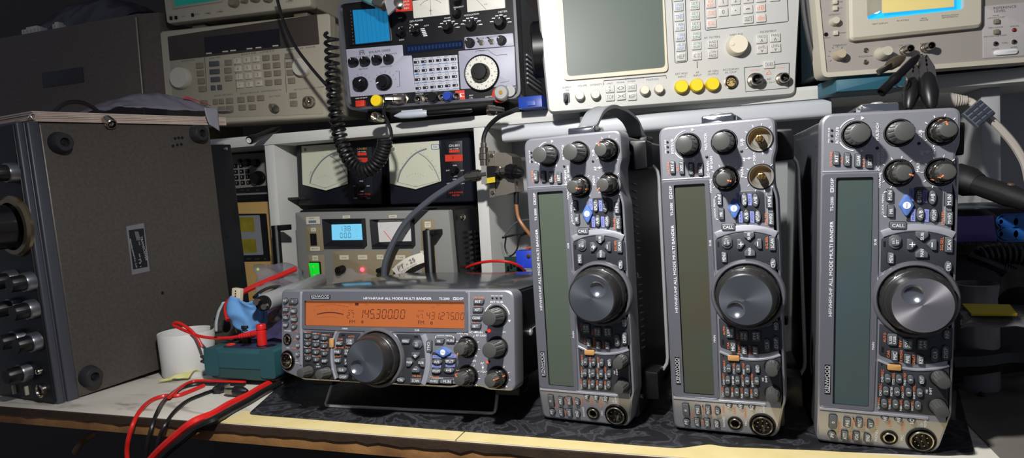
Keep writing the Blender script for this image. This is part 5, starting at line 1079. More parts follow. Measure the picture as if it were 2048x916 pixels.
b = MB(); on_side(b)
for px, py in ((346, 292), (354.5, 290), (362.5, 288.5), (350, 277), (357, 276), (364, 275.5), (325, 586), (430, 638)): y, z = sx(px, py); b.lathe([(2.2, -.2), (2.2, .25), (1.5, .2)], y, z, 16)
b.build('cover_holes', WELL, big)
# rear chassis / heat sink standing back of the cover
ycb = lbig(atb(462, 288, -.004)).y * 1000; zc = lbig(atb(440, 289, -.004)).z * 1000; zlow = (ZD - (MBIG @ V((0, ycb / 1000, 0))).z) * 1000 + 1
b = MB()
b.box(-Wd + 4, -4, Dp - 1, ycb, zlow, zc, 1.5); b.build('rear_chassis', mat('chassis_black', '#16171b', .35, spec=.4), big)
b = MB(); on_side(b); y, z = sx(455, 297); b.lathe([(2.6, -4), (2.6, -2.6), (1.4, -2)], y, z, 14); y, z = sx(458, 474); b.m = 1; b.lathe([(2, -4), (2, -3.2)], y, z, 14); b.build('chassis_screw', [CHR, WELL], big)
# ------------------------------------------------------------------ brown equipment case behind it, on the shelf
Yc = .40; tl = aty(-60, 66, Yc); tr = aty(268, 27, Yc); te = aty(304, 27, Yc)
cs = thing('equipment_case', 'large dark brown metal equipment case on the shelf behind the sideways transceiver', 'case', loc=(0, Yc, ZS))
zt_ = (tr.z - ZS); xr = aty(280, 110, Yc).x; xr2 = aty(314, 110, Yc).x
b = MB(1); P = [(-1.9, .0), (xr, .0), (xr + .006, .003), (xr2, .012), (xr2 + .004, .02), (xr2 + .004, .2), (-1.9, .2)]
b.prism(P, .002, zt_, .004); b.build('case_shell', mat('case_brown', '#675d55', .5, .2, noise=1, nscale=200, c2='#5a524b', bump=.05), cs)
b = MB(1); p1 = aty(84, 146, Yc); p2 = aty(168, 162, Yc); b.box(p1.x, p2.x, -.0012, .001, p2.z - ZS - .002, p1.z - ZS, .0003); b.build('blank_plate', mat('plate_dark', '#2c2a2e', .5), cs)
b = MB(1); b.tube([(xr, -.0016, .01), (xr, -.0016, zt_ - .008)], .0014, 6); b.build('pale_edge', mat('pale_metal', '#8d8a85', .5, .4), cs)  # thin pale line down the front corner of the case
# white plugs and plastic wrap lying on the case
WPL = mat('white_nylon', '#cfcabb', .5)
p = aty(68, 48, Yc + .03)
for px, w, lb in ((68, .05, 'long white nylon plug strip lying on top of the brown equipment case'), (118, .016, 'short white nylon plug lying on top of the brown equipment case')):
    p = aty(px, 48, Yc + .012); o = thing('plug', lb, 'plug', loc=(p.x, Yc + .012, ZS + zt_)); b = MB(1); b.box(-w / 2, w / 2, -.008, .008, .0002, .009, .001); b.box(-w * .3, w * .3, -.006, .006, .008, .013, .001); b.build('plug_body', WPL, o); b = MB(1)
    for i in range(max(1, int(w / .01))): b.box(-w / 2 + .004 + i * .01, -w / 2 + .007 + i * .01, -.0086, -.0078, .002, .007)
    b.build('contact', NICK, o)
def crumple(name, label, cat, pts_fn, nu, nv, m, amp=.004, fs=30, th=.0006, seed=1, kind=None):
    """a creased sheet of plastic with real thickness: pts_fn(u, v) -> point"""
    from mathutils import noise as N
    vs = []
    for i in range(nu + 1):
        for j in range(nv + 1):
            p = V(pts_fn(i / nu, j / nv)); d = N.noise_vector(p * fs + V((seed * 7.1, 0, 0))) + .5 * N.noise_vector(p * fs * 2.3 + V((0, seed * 3.3, 0)))
            vs.append(p + d * amp)
    b = MB(1); fsx = [(i * (nv + 1) + j, (i + 1) * (nv + 1) + j, (i + 1) * (nv + 1) + j + 1, i * (nv + 1) + j + 1) for i in range(nu) for j in range(nv)]
    b._add(vs, fsx); o = b.build(name, m, None, sharp=50)
    md = o.modifiers.new('t', 'SOLIDIFY'); md.thickness = th; md.offset = 0
    return tag(o, label, cat, None, kind)
FLM = film('film_grey', '#8e8c96', .5, .25); FLD = film('film_dark', '#3a3842', .6, .3); FLC = film('film_clear', '#c9ccd2', .3, .12)
a0 = aty(75, 40, Yc + .08); a1 = aty(300, 20, Yc + .1)
crumple('plastic_wrap', 'dark crumpled plastic wrap heaped on top of the brown equipment case', 'bag', lambda u, v: (a0.x + (a1.x - a0.x) * u, Yc + .035 + .13 * v, ZS + zt_ + .004 + .075 * sin(pi * v) * (.25 + .75 * sin(pi * min(1, u * .8 + .1)))), 34, 20, FLD, .006, 22, .001, 3)
# ------------------------------------------------------------------ papers, bag, clip and lead on top of the sideways set
ztop = Hh / 1000 + .0015
PAP = mat('paper_stack', '#cdbbae', .7, noise=1, nscale=60, c2='#bda99c')
o = thing('paper_stack', 'stack of pinkish papers lying on the sideways transceiver', 'paper', M=MBIG @ Matrix.Translation((-.07, .16, ztop)))
b = MB(1)
for i in range(6): e = random.uniform(-.0015, .0015); b.box(-.06 + e, .066 + e, -.14 + e, .135 - e, .0002 + i * .0021, .0019 + i * .0021)
b.build('paper', PAP, o)
b = MB(); b.u = 1
cl = [(72, 238), (82, 228), (92, 228), (104, 232), (98, 238), (78, 236), (70, 240), (60, 231), (54, 232), (52, 238), (66, 244)]
Xp = -.006
pts = smooth([atb(56, 236, Xp), atb(60, 231, Xp), atb(66, 240, Xp), atb(60, 241, Xp - .01), atb(58, 233, Xp), atb(70, 225, Xp), atb(86, 228, Xp), atb(104, 233, Xp - .004)], 6); b.tube(pts, .0006, 6)
tag(b.build('wire_clip', STEEL, None), 'bent wire clip at the front end of the paper stack', 'clip')
def side_pts(L, X): return [atb(px, py, X) for px, py in L]
b = MB(1); pts = smooth(side_pts([(98, 232), (110, 222), (128, 208), (150, 204), (172, 208), (192, 220), (203, 232)], -.012), 6); b.tube(pts, .0027, 10)
cable = b.build('bnc_lead', BLKW, None); tag(cable, 'short black lead with nickel plug arching over the paper stack', 'cable')
pe = pts[-1]; d = (atb(230, 254, .012) - pe).normalized(); M = Matrix.Translation(pe) @ d.to_track_quat('Z', 'Y').to_matrix().to_4x4()
b = MB(); b.lathe([(3.2, -4), (3.4, 3), (4.4, 4), (4.4, 9), (6.6, 10), (7.2, 14), (7.2, 22), (6.4, 23), (5.6, 23), (5.4, 15)], 0, 0, 32, .04, 16, cap1=False); b.m = 1; b.lathe([(5.4, 17), (2, 17)], 0, 0, 24, cap0=False); b.m = 0; b.lathe([(3, 16), (3, 22), (2, 22.4)], 0, 0, 16); o = b.build('plug', [NICK, BLK], cable); o.matrix_world = M
# crumpled violet bag at the back of the set
g0 = lbig(atb(205, 232, -.03)); g1 = lbig(atb(436, 240, -.03))
def bagf(u, v):
    y = g0.y + (g1.y - g0.y) * u; h = .004 + .03 * sin(pi * min(1, u * 1.02)) ** .8 * sin(pi * v) + .004
    return MBIG @ V((-.10 + .106 * v, y, ztop + .0125 + h * .95))
FLV = film('film_violet', '#85828f', .75, .25)
crumple('plastic_bag', 'crumpled violet grey plastic bag with pink print on the paper stack', 'bag', bagf, 36, 18, FLV, .0035, 45, .0008, 5)
bag_ = bpy.data.objects['plastic_bag']; b = MB(1)
for i, (u0, u1, v0) in enumerate(((.62, .84, .80), (.66, .90, .74), (.70, .86, .68))):
    R_ = []
    for j in range(13): u = u0 + (u1 - u0) * j / 12; R_.append([bagf(u, v0 + d) + V((.002, -.002, .004)) for d in (-.015, .015)])
    R_ = [[r[0], r[1], r[1] + V((.0005, 0, .0005)), r[0] + V((.0005, 0, .0005))] for r in R_]; b.rings(R_)
k = b.build('printed_mark', mat('pink_print', '#c94a5c', .5), bag_); k['label'] = 'pink red print'
fl = [atb(408, 215, .004), atb(434, 218, .004), atb(440, 262, .006), atb(418, 250, .004)]
c0, c1, c2_, c3 = fl
crumple('card_flap', 'stiff grey plastic flap hanging over the back corner of the sideways transceiver', 'bag', lambda u, v: (c0 * (1 - u) + c1 * u) * (1 - v) + (c3 * (1 - u) + c2_ * u) * v, 10, 10, mat('flap_grey', '#8b8c94', .4), .0012, 40, .0012, 9)
def wire(name, pts, r, m, label, cat='cable', k=8, n=8):
    b = MB(1); b.tube(smooth(pts, k), r, n); return tag(b.build(name, m, None), label, cat)
def conn(par, p, q, prof, m=NICK, name='plug', n=28, fl=.05, nf=14):
    """a lathed plug whose axis runs from p towards q; profile in mm"""
    d = (V(q) - V(p)).normalized(); M = Matrix.Translation(p) @ d.to_track_quat('Z', 'Y').to_matrix().to_4x4()
    b = MB(); b.lathe(prof, 0, 0, n, fl, nf); o = b.build(name, m, par)
    if par is not None: bpy.context.view_layer.update(); o.matrix_parent_inverse = Matrix(); o.matrix_local = par.matrix_world.inverted() @ M
    else: o.matrix_world = M
    return o
# ------------------------------------------------------------------ left bench: cup, meter, leads
pc_ = atz(379, 746); k = mmpp(pc_); R = 52 * k; Hc = 84 * k
b = MB(1); b.lathe([(R * .9, 0), (R * .93, .003), (R * 1.0, Hc), (R * .99, Hc + .0008), (R * .955, Hc), (R * .9, .006), (.002, .006)], 0, 0, 64)
o = thing('plastic_pot', 'white round plastic pot standing open beside the green multimeter', 'pot', loc=pc_); b.build('pot', mat('white_pot', '#d9d8d4', .45), o)
b = MB(1); b.T = Matrix.Rotation(.9, 4, 'Z'); b.box(R * .80, R * .95, -.012, .012, Hc - .007, Hc - .004, .001); b.box(R * .80, R * .95, .018, .026, Hc - .007, Hc - .004, .001); b.build('clip_tab', MATS['white_pot'], o)
# multimeter
TEAL = mat('multimeter_teal', '#28545a', .45, bump=.06); TEALD = mat('multimeter_teal_dark', '#2b4a4b', .55, bump=.1); NAVY = mat('multimeter_face', '#2d2c45', .35)
pm = atz(480, 764, ZD + .006); k = mmpp(pm); Wm = 160 * k; Hm = .040; pm.y += .004
dm = thing('multimeter', 'dirty teal green multimeter lying face up in front of the white pot', 'multimeter', loc=(pm.x, pm.y, ZD + .006))
def sect(y, s, z0, z1, m=1): return [(x * s, y, z) for x, z in roundpoly([(-Wm / 2, z0), (Wm / 2, z0), (Wm / 2, z1), (-Wm / 2, z1)], .010, 5)]
L = .155
b = MB(1); b.rings([sect(-.002, .94, .004, .0165), sect(.001, .98, .0015, .0165), sect(.008, 1.0, 0, .0165), sect(L - .01, 1, 0, .0165), sect(L, .93, .004, .0165)]); b.build('lower_shell', TEALD, dm)
b = MB(1); b.rings([sect(-.003, .945, .0168, .036), sect(.001, .985, .0166, .0388), sect(.010, 1.0, .0165, Hm), sect(L - .01, 1, .0165, Hm), sect(L, .93, .0168, Hm - .004)])
for s in (-1, 1): b.rings([[(s * Wm * .43 + x, y, z) for x, z in roundpoly([(-.011, .006), (.011, .006), (.011, Hm + .0015), (-.011, Hm + .0015)], .004, 3)] for y in (-.0036, .03)])
b.build('upper_shell', TEAL, dm)
b = MB(1); b.prism(roundpoly([(-Wm * .36, .008), (Wm * .36, .008), (Wm * .36, L - .01), (-Wm * .36, L - .01)], .006), Hm - .001, Hm + .0012, .0006); b.m = 1; b.prism(rrect(0, .118, Wm * .56, .038, .002), Hm, Hm + .0016); b.m = 2; b.lathe([(.019, Hm + .001), (.018, Hm + .006), (.016, Hm + .007)], 0, .066, 32); b.box(-.002, .002, .05, .082, Hm + .006, Hm + .011, .001); b.build('face_panel', [NAVY, mat('meter_glass', '#59604f', .15), BLK], dm)
for i, x in enumerate((-.03, -.006, .018, .033)): b = MB(1); b.lathe([(.006, Hm), (.006, Hm + .002), (.0045, Hm + .0024), (.003, Hm + .0015)], x, .018, 20); b.build('jack', BLK if i else REDP, dm)
Ym = pm.y + .018
def mpt(L_, Y): return [aty(px, py, Y) for px, py in L_]
# red plug and lead
pr = aty(524, 686, Ym)
rl = wire('test_lead', mpt([(478, 673), (455, 676), (425, 676), (398, 672), (372, 662), (352, 653), (347, 648), (354, 645), (368, 651), (384, 663), (396, 678), (404, 694)], Ym), .0021, REDW, 'red test lead looping over the white pot from a red right-angled plug', 'cable')
b = MB(1); c = aty(523, 668, Ym); k = mmpp(c); b.lathe([(9 * k, -22 * k), (9.5 * k, -18 * k), (9.5 * k, 6 * k), (8 * k, 7 * k), (8 * k, 9 * k), (9.5 * k, 10 * k), (9.5 * k, 18 * k), (8.5 * k, 20 * k)], c.x, c.y, 28); b.v = [V((p.x, p.y, p.z + c.z)) for p in b.v]
t = [aty(518, 665, Ym), aty(478, 673, Ym)]; b.tube([t[0] + (t[1] - t[0]) * i / 24 for i in range(25)], lambda u: (7.5 - 2.5 * u) * k * (1 if u < .3 or int(u * 24) % 3 else .8), 14); b.build('plug', REDW, rl)
Yb = Ym + .012
bl = wire('test_lead', mpt([(492, 672), (474, 688), (450, 702), (418, 716), (384, 729), (350, 734), (335, 730), (340, 722), (360, 716), (388, 714), (415, 711), (440, 703), (462, 690)], Yb), .0017, BLKW, 'thin black test lead looping in front of the white pot', 'cable')
b = MB(1); c = aty(492, 664, Yb); b.lathe([(8 * k, -22 * k), (9 * k, -14 * k), (9 * k, 4 * k), (7.5 * k, 6 * k), (7.5 * k, 8 * k), (9 * k, 9 * k), (8.5 * k, 14 * k)], c.x, c.y, 24); b.v = [V((p.x, p.y, p.z + c.z)) for p in b.v]; b.build('plug', BLKW, bl)
# leads running over the bench edge
K2 = crop(200, 700, .23578)
def edge_pts(L_, r, hang=-.012):
    out = []
    for X, Y in L_:
        px, py = K2(X, Y); p = atz(px, py, ZD + r)
        if p.y < .006:
            t = min(1, (.006 - p.y) / .05); p = aty(px, py, .0095 + hang * (.3 + .7 * t) - r)
        out.append(p)
    return out
wire('lead', edge_pts([(880, 300), (760, 350), (660, 385), (540, 392), (430, 430), (345, 510), (285, 620), (245, 740), (228, 850), (235, 960), (245, 1060)], .0024), .0024, REDW, 'bright red lead hanging furthest left over the bench edge')
wire('lead', edge_pts([(1230, 275), (980, 268), (860, 262), (770, 272), (690, 312), (640, 352), (585, 402)], .0045), .0022, REDW, 'short red lead lying along the top of the black lead in front of the multimeter')
wire('lead', edge_pts([(1225, 292), (980, 288), (860, 285), (760, 300), (660, 336), (590, 390), (530, 450), (480, 540), (440, 650), (408, 780), (388, 930), (384, 1060)], .0024), .0023, BLKW, 'black lead from under the multimeter hanging beside the red lead over the edge')
wire('lead', edge_pts([(985, 335), (860, 380), (740, 432), (640, 515), (560, 625), (505, 740), (482, 870), (480, 1000), (482, 1080)], .0024), .0022, BLKW, 'black lead from a black clip hanging over the bench edge')
wire('power_cable', edge_pts([(1500, 250), (1370, 318), (1250, 388), (1100, 458), (960, 540), (800, 605), (680, 695), (560, 800), (460, 900), (390, 990), (340, 1070)], .0043), .0043, REDW, 'thick red power cord crossing the bench edge beside its black twin')
wire('power_cable', edge_pts([(1520, 285), (1400, 348), (1260, 432), (1110, 512), (960, 596), (810, 668), (690, 764), (570, 862), (480, 960), (410, 1050)], .0043), .0043, BLKW, 'thick black power cord crossing the bench edge beside its red twin')
# black crocodile clips in front of the meter
def croc(name, a, b_, label, m=BLKW, s=1.):
    a = V(a); b_ = V(b_); d = (b_ - a); Lc = d.length; M = Matrix.Translation(a) @ d.to_track_quat('X', 'Z').to_matrix().to_4x4()
    o = thing(name, label, 'clip', M)
    q = MB(1); q.lathe([(.0022 * s, 0), (.0042 * s, .004), (.0062 * s, Lc * .3), (.0058 * s, Lc * .55), (.0035 * s, Lc * .66)], 0, 0, 20); q.v = [V((p.z, p.y, p.x)) for p in q.v]; q.f = [f[::-1] for f in q.f]; q.build('boot', m, o)
    for s2 in (-1, 1):
        q = MB(1); P = [(Lc * .5, s2 * .0005), (Lc * .5, s2 * .005 * s), (Lc * .75, s2 * .005 * s), (Lc, s2 * .0016), (Lc, s2 * .0002)]
        for i in range(6): x = Lc * (.97 - .04 * i); P.append((x, s2 * (.0002 if i % 2 else .0012)))
        q.prism(P, -.0028 * s, .0028 * s); q.build('jaw', NICK, o)
    return o
z = ZD + .007
croc('crocodile_clip', atz(*K2(1250, 350), z), atz(*K2(1060, 345), z), 'black crocodile clip lying under the front of the multimeter, nearest its right corner')
croc('crocodile_clip', atz(*K2(960, 335), z), atz(*K2(1100, 300), z), 'black crocodile clip lying under the middle of the multimeter front')
# clear adaptor and yellow scrap in front of the pot
p = atz(364, 752); o = thing('adaptor', 'small silvery square-ended adaptor lying in front of the white pot', 'adaptor', loc=p); b = MB(1); b.box(-.011, .013, -.006, .006, .0002, .009, .0008); 
for i in range(4): b.box(-.009 + i * .005, -.0065 + i * .005, -.0066, -.0058, .001, .0085)
b.build('shell', mat('brushed_nickel', '#a8a098', .3, .7), o); b = MB(1); b.box(.012, .020, -.004, .004, .001, .007, .0006); b.build('insert', mat('ivory_plastic', '#b8ad8c', .5), o)
YS = mat('yellow_scrap', '#c9c45a', .4, noise=1, nscale=50, c2='#d9d6a0')
y0_, y1_ = atz(318, 768), atz(392, 756)
crumple('plastic_scrap', 'torn yellowish plastic scrap lying on the bench by the multimeter leads', 'scrap', lambda u, v: (y0_.x + (y1_.x - y0_.x) * u, y0_.y + (y1_.y - y0_.y) * u + .018 * (v - .5) * (.3 + u), ZD + .0035 + .007 * u * sin(pi * v)), 16, 8, YS, .0022, 70, .001, 2)
# ------------------------------------------------------------------ heap behind the meter
Yh = .17
def hp_(px, py, Y=Yh): return aty(px, py, Y)
CB = crop(300, 520, .2949)
c0 = hp_(*CB(625, 370), .16); k = mmpp(c0)
BC = mat('blue_cloth', '#5f93c8', .8, bump=.2, bscale=120)
def cloth(u, v):
    a = 2 * pi * u; r = (30 - 6 * abs(v - .5)) * k * (1 + .16 * sin(3 * a + 4 * v) + .1 * sin(5 * a))
    return (c0.x + r * 1.15 * cos(a), c0.y + r * .8 * sin(a) + .01, c0.z + (v - .5) * 56 * k + .006 * sin(2 * a))
crumple('cleaning_cloth', 'crumpled light blue cloth tucked behind the multimeter', 'cloth', cloth, 40, 16, BC, .005, 45, .0012, 4)
crumple('elastic_band_strip', 'pale grey folded strip on the left edge of the blue cloth', 'cloth', lambda u, v: (c0.x + (-34 + 24 * u * u) * k + .004 * v, c0.y - .026, c0.z + (-26 + 58 * u) * k), 16, 3, mat('strip_grey', '#a9b1b6', .6), .001, 40, .0012, 6)
# purple see-through bag lying over the meter and parts
FLP = film('film_purple', '#4a4468', .72, .15)
q0, q1, q2, q3 = aty(455, 690, pm.y + .05), aty(568, 690, pm.y + .03), aty(566, 590, pm.y + .17), aty(505, 642, pm.y + .15)
crumple('plastic_bag', 'purple tinted clear bag of parts draped behind the multimeter plugs', 'bag', lambda u, v: (q0 * (1 - u) + q1 * u) * (1 - v) + (q3 * (1 - u) + q2 * u) * v + V((0, 0, .008 + .010 * sin(pi * u) * sin(pi * v))), 24, 24, FLP, .003, 50, .0008, 8)
# thick red cable with white plug
rc = wire('cable', [hp_(591, 538, .33), hp_(560, 551, .30), hp_(520, 568, .26), hp_(484, 585, .22), hp_(466, 596, .19), hp_(456, 608, .17), hp_(454, 624, .16), hp_(458, 640, .155)], .0042, REDW, 'thick red cable rising behind the blue cloth to the grey power supply')
p = hp_(475, 591, .19); o = thing('plug', 'small ivory multi-pin plug hanging at the bend of the thick red cable', 'plug', Matrix.Translation(p) @ Matrix.Rotation(.15, 4, 'Y')); b = MB(1); b.box(-.0065, .0065, -.004, .004, -.010, .010, .0008); b.build('shell', mat('ivory_nylon', '#d6ccb0', .5), o); b = MB(1)
for i in range(5): b.box(-.0008, .0008, -.0045, -.0038, -.008 + .0035 * i, -.0062 + .0035 * i)
b.build('contact', BLK, o)
wire('lead', [p + V((-.002, 0, -.01)), p + V((-.008, 0, -.022)), p + V((-.012, .002, -.038)), p + V((-.008, .004, -.055))], .0013, mat('yellow_wire', '#c9a02a', .45), 'thin yellow wire under the ivory plug')
# white tube with terminals
a = hp_(528, 606, .15); c = hp_(640, 562, .345); d = (c - a).normalized()
tb = thing('tube', 'pale grey plastic tube with metal end terminals lying left of the lit radio', 'tube', Matrix.Translation(a) @ d.to_track_quat('Z', 'Y').to_matrix().to_4x4())
Lt = (c - a).length * 1000; b = MB(); b.lathe([(10.5, 0), (11.5, 2), (11.5, Lt - 2), (10.5, Lt)], 0, 0, 32); b.build('tube_body', mat('tube_white', '#98999b', .25), tb)
b = MB(); b.lathe([(10, -4), (10, .5)], 0, 0, 28); 
b.build('end_cap', BLK, tb)
for s in (-5, 5): b = MB(); b.lathe([(3.6, -13), (4, -12), (4, -5), (2.5, -4)], s, s * .6, 16); b.build('terminal', NICK, tb)
wire('lead', [hp_(575, 575, .3), hp_(560, 573, .28), hp_(540, 575, .24), hp_(522, 583, .2), hp_(508, 595, .18)], .0022, BLKW, 'black lead lying behind the pale grey tube')
s0, s1, s2, s3 = hp_(490, 532, .28), hp_(592, 540, .37), hp_(600, 582, .30), hp_(494, 606, .2)
crumple('plastic_bag', 'loose greyish clear bag behind the thick red cable', 'bag', lambda u, v: (s0 * (1 - u) + s1 * u) * (1 - v) + (s3 * (1 - u) + s2 * u) * v + V((0, .02, .006 * sin(pi * u))), 22, 16, FLM, .005, 40, .0008, 11)
wire('cylinder_stub', [hp_(430, 655, .2), hp_(452, 652, .2)], .009, mat('stub_smoke', '#3d3c38', .25), 'smoky short cylinder end beside the white pot', 'stub', 1, 18)
# zip bag with paper tag in front of the supply
z0_, z1_, z2_, z3_ = aty(658, 585, .355), aty(822, 560, .365), aty(800, 528, .385), aty(675, 523, .385)
crumple('zip_bag', 'clear zip bag slumped against the front of the grey power supply', 'bag', lambda u, v: (z0_ * (1 - u) + z1_ * u) * (1 - v) + (z3_ * (1 - u) + z2_ * u) * v, 22, 14, film('film_zip', '#c3c1c3', .13, .1), .0028, 45, .0008, 12)
w0, w1, w2 = aty(790, 546, .352), aty(812, 549, .352), aty(850, 513, .352); 
o = thing('paper_tag', 'curled white paper tag with printing standing behind the lit radio', 'paper', Matrix.Translation(w0)); b = MB(1)
dv = (w2 - w0) * 1.0; dn = V((.010, 0, -.012)); R_ = []
for i in range(9):
    t = i / 8; c = V((0, 0, 0)) + dv * t + V((0, -.004 * sin(pi * t), .004 * sin(pi * t))); R_.append([c - dn * .5, c + dn * .6, c + dn * .6 + V((0, .0005, 0)), c - dn * .5 + V((0, .0005, 0))])
b.rings(R_); M4 = frameM(dv * .45 + V((0, -.0052, .0036)) + dn * .05, dv, -dn); b.m = 1; b.T = M4; b.text('PT - 25', 0, .001, .006, .0012, .032); b.text('MADE IN JAPAN', 0, -.006, .002, .0012, .03); b.T = None; b.build('tag', [mat('tag_white', '#d9d3c6', .6), GRYP], o)
wire('lead', [aty(925, 540, .40), aty(945, 530, .38), aty(975, 523, .37), aty(1010, 523, .37), aty(1035, 530, .38), aty(1050, 542, .40)], .0021, REDW, 'red orange lead arching behind the top of the lit radio')
# ------------------------------------------------------------------ coiled cord and leads hanging in front of the shelf
Yk = .335
def coil(path, R, r, turns, m, name, label, tail0=None, tail1=None, Rf=None, n=12, slack=0.):
    P = smooth(path, 12); Ls = [0]
    for i in range(1, len(P)): Ls.append(Ls[-1] + (P[i] - P[i - 1]).length)
    T = Ls[-1]; out = []; N = turns * n; u = None
    for s in range(N + 1):
        q_ = s / N; l = T * ((1 + slack) * q_ - slack * q_ * q_); i = 0
        i = max(j for j in range(len(Ls)) if Ls[j] <= l + 1e-12); i = min(i, len(P) - 2); f = (l - Ls[i]) / max(1e-9, Ls[i + 1] - Ls[i]); p = P[i].lerp(P[i + 1], f); t = (P[i + 1] - P[i]).normalized()
        if u is None: u = V((0, -1, 0)); u = (u - t * u.dot(t)).normalized()
        u = (u - t * u.dot(t)).normalized(); w = t.cross(u); a = 2 * pi * s / n; rr = R * (Rf(s / N) if Rf else 1)
        out.append(p + u * cos(a) * rr + w * sin(a) * rr)
    pts = (smooth(tail0 + [out[0]], 6)[:-1] if tail0 else []) + out + (smooth([out[-1]] + tail1, 6)[1:] if tail1 else [])
    b = MB(1); b.tube(pts, r, 7); return tag(b.build(name, m, None), label, 'cable')
cpts = [aty(px, py, Yk) for px, py in ((662, 68), (664, 110), (665, 150), (669, 200), (675, 250), (687, 295), (706, 328), (731, 340), (754, 325), (768, 296), (770, 282))]
mc = coil(cpts, .0092, .0026, 36, BLKW, 'coiled_cord', 'black coiled microphone cord hanging in a loop before the wattmeters', slack=.55, tail1=[aty(781, 278, Yk), aty(782, 262, Yk), aty(776, 245, Yk), aty(768, 228, .345), aty(770, 212, .35), aty(782, 203, .36)])
wire('cable', [aty(552, -12, .36), aty(558, 12, .36), aty(568, 45, .36), aty(590, 92, .355), (aty(622, 135, .35)), aty(648, 165, .345), aty(664, 182, .34)], .0026, BLKW, 'thin black cable slanting across the beige signal generator')
# grey coax to the tee
gx = wire('cable', [aty(771, 562, .338), aty(768, 548, .338), aty(772, 520, .338), aty(788, 482, .340), aty(815, 440, .343), aty(860, 400, .347), aty(905, 370, .352), aty(934, 354, .355)], .0046, GRYW, 'thick grey coaxial cable curving up past the wattmeter to a nickel plug')
Yt = .355
A1, A2 = aty(934, 354, Yt), aty(975, 348, Yt)
conn(gx, A1, A2, [(5, -3), (6.4, 2), (6.4, 8), (8.2, 9), (8.6, 13), (8.6, 19), (7.4, 20), (7.4, 24), (6, 25), (6, 32)])
# relay box with dc block
cr = crop(930, 210, .38197)
o = thing('coaxial_relay', 'nickel coaxial relay box screwed to the white divider, with plugs attached', 'relay', loc=aty(1000, 350, .385)); O_ = o.location.copy()
def rl_(px, py, Y): p = aty(px, py, Y) - O_; return p
b = MB(1); q = [rl_(*cr(*p), .372) for p in ((138, 250), (212, 250), (245, 270), (262, 455), (215, 470), (140, 480))]; b.v = []; n_ = len(q)
b.rings([[p + V((0, .045, 0)) for p in q][::-1], [p for p in q][::-1]]); b.build('box', mat('relay_nickel', '#8f887c', .35, .7), o)
b = MB(1); q = [rl_(*cr(*p), .369) for p in ((122, 240), (152, 240), (158, 480), (130, 485))]; b.rings([[p + V((0, .003, 0)) for p in q][::-1], q[::-1]]); b.build('flange', mat('relay_nickel', '#8f887c', .35, .7), o)
for X, Y in ((140, 265), (145, 460)): conn(o, O_ + rl_(*cr(X, Y), .369), O_ + rl_(*cr(X, Y), .369) + V((0, -.01, 0)), [(3, -1), (3, 1), (2, 2)], NICK, 'screw')
b = MB(1); q = [rl_(*cr(*p), .350) for p in ((84, 318), (112, 318), (114, 412), (86, 415))]; b.rings([[p + V((0, .018, 0)) for p in q][::-1], q[::-1]]); b.build('tee_block', mat('block_silver', '#b9b6ae', .3, .6), o)
b = MB(1); q = [rl_(*cr(*p), .352) for p in ((112, 320), (156, 318), (160, 404), (114, 410))]; b.rings([[p + V((0, .018, 0)) for p in q][::-1], q[::-1]]); b.m = 1; q = [rl_(*cr(*p), .3515) for p in ((114, 382), (156, 376), (158, 404), (116, 410))]; b.rings([[p + V((0, .0008, 0)) for p in q][::-1], q[::-1]]); b.build('attenuator_body', [BLK, mat('label_yellow', '#cbb51e', .5)], o)
conn(o, O_ + rl_(*cr(158, 350), .36), O_ + rl_(*cr(200, 345), .36), [(6, -1), (7, 2), (7, 8), (5, 9), (5, 16)])
conn(o, O_ + rl_(*cr(218, 345), .366), O_ + rl_(*cr(310, 358), .360), [(9, 0), (9, 3), (11, 4), (11, 14), (9, 15), (9, 22), (5, 27)], BLK, 'plug', fl=.08)
cb_ = wire('cable', [aty(*cr(97, 215), .36), aty(*cr(99, 165), .36), aty(*cr(122, 115), .36), aty(*cr(175, 65), .355), aty(*cr(235, 38), .35), aty(*cr(280, 20), .35)], .0034, BLKW, 'black cable curving up from the top plug of the coaxial relay')
conn(cb_, aty(*cr(100, 318), .36), aty(*cr(97, 215), .36), [(6, 0), (6, 8), (7.4, 9), (7.4, 17), (6.2, 18), (6.2, 26), (4.4, 27), (4.4, 33)])
wire('cable', [aty(*cr(268, 400), .385), aty(*cr(268, 480), .385), aty(*cr(270, 530), .385), aty(*cr(280, 590), .385), aty(*cr(310, 640), .385), aty(*cr(350, 690), .39)], .0026, mat('orange_coax', '#a9714a', .4), 'thin tan orange coaxial cable below the relay box')
b = MB(1); b.tube([aty(*cr(270, 455), .384), aty(*cr(270, 515), .384)], .0042, 12); tag(b.build('heat_shrink_sleeve', BLKW, None), 'black sleeve at the top of the tan coaxial cable', 'sleeve')
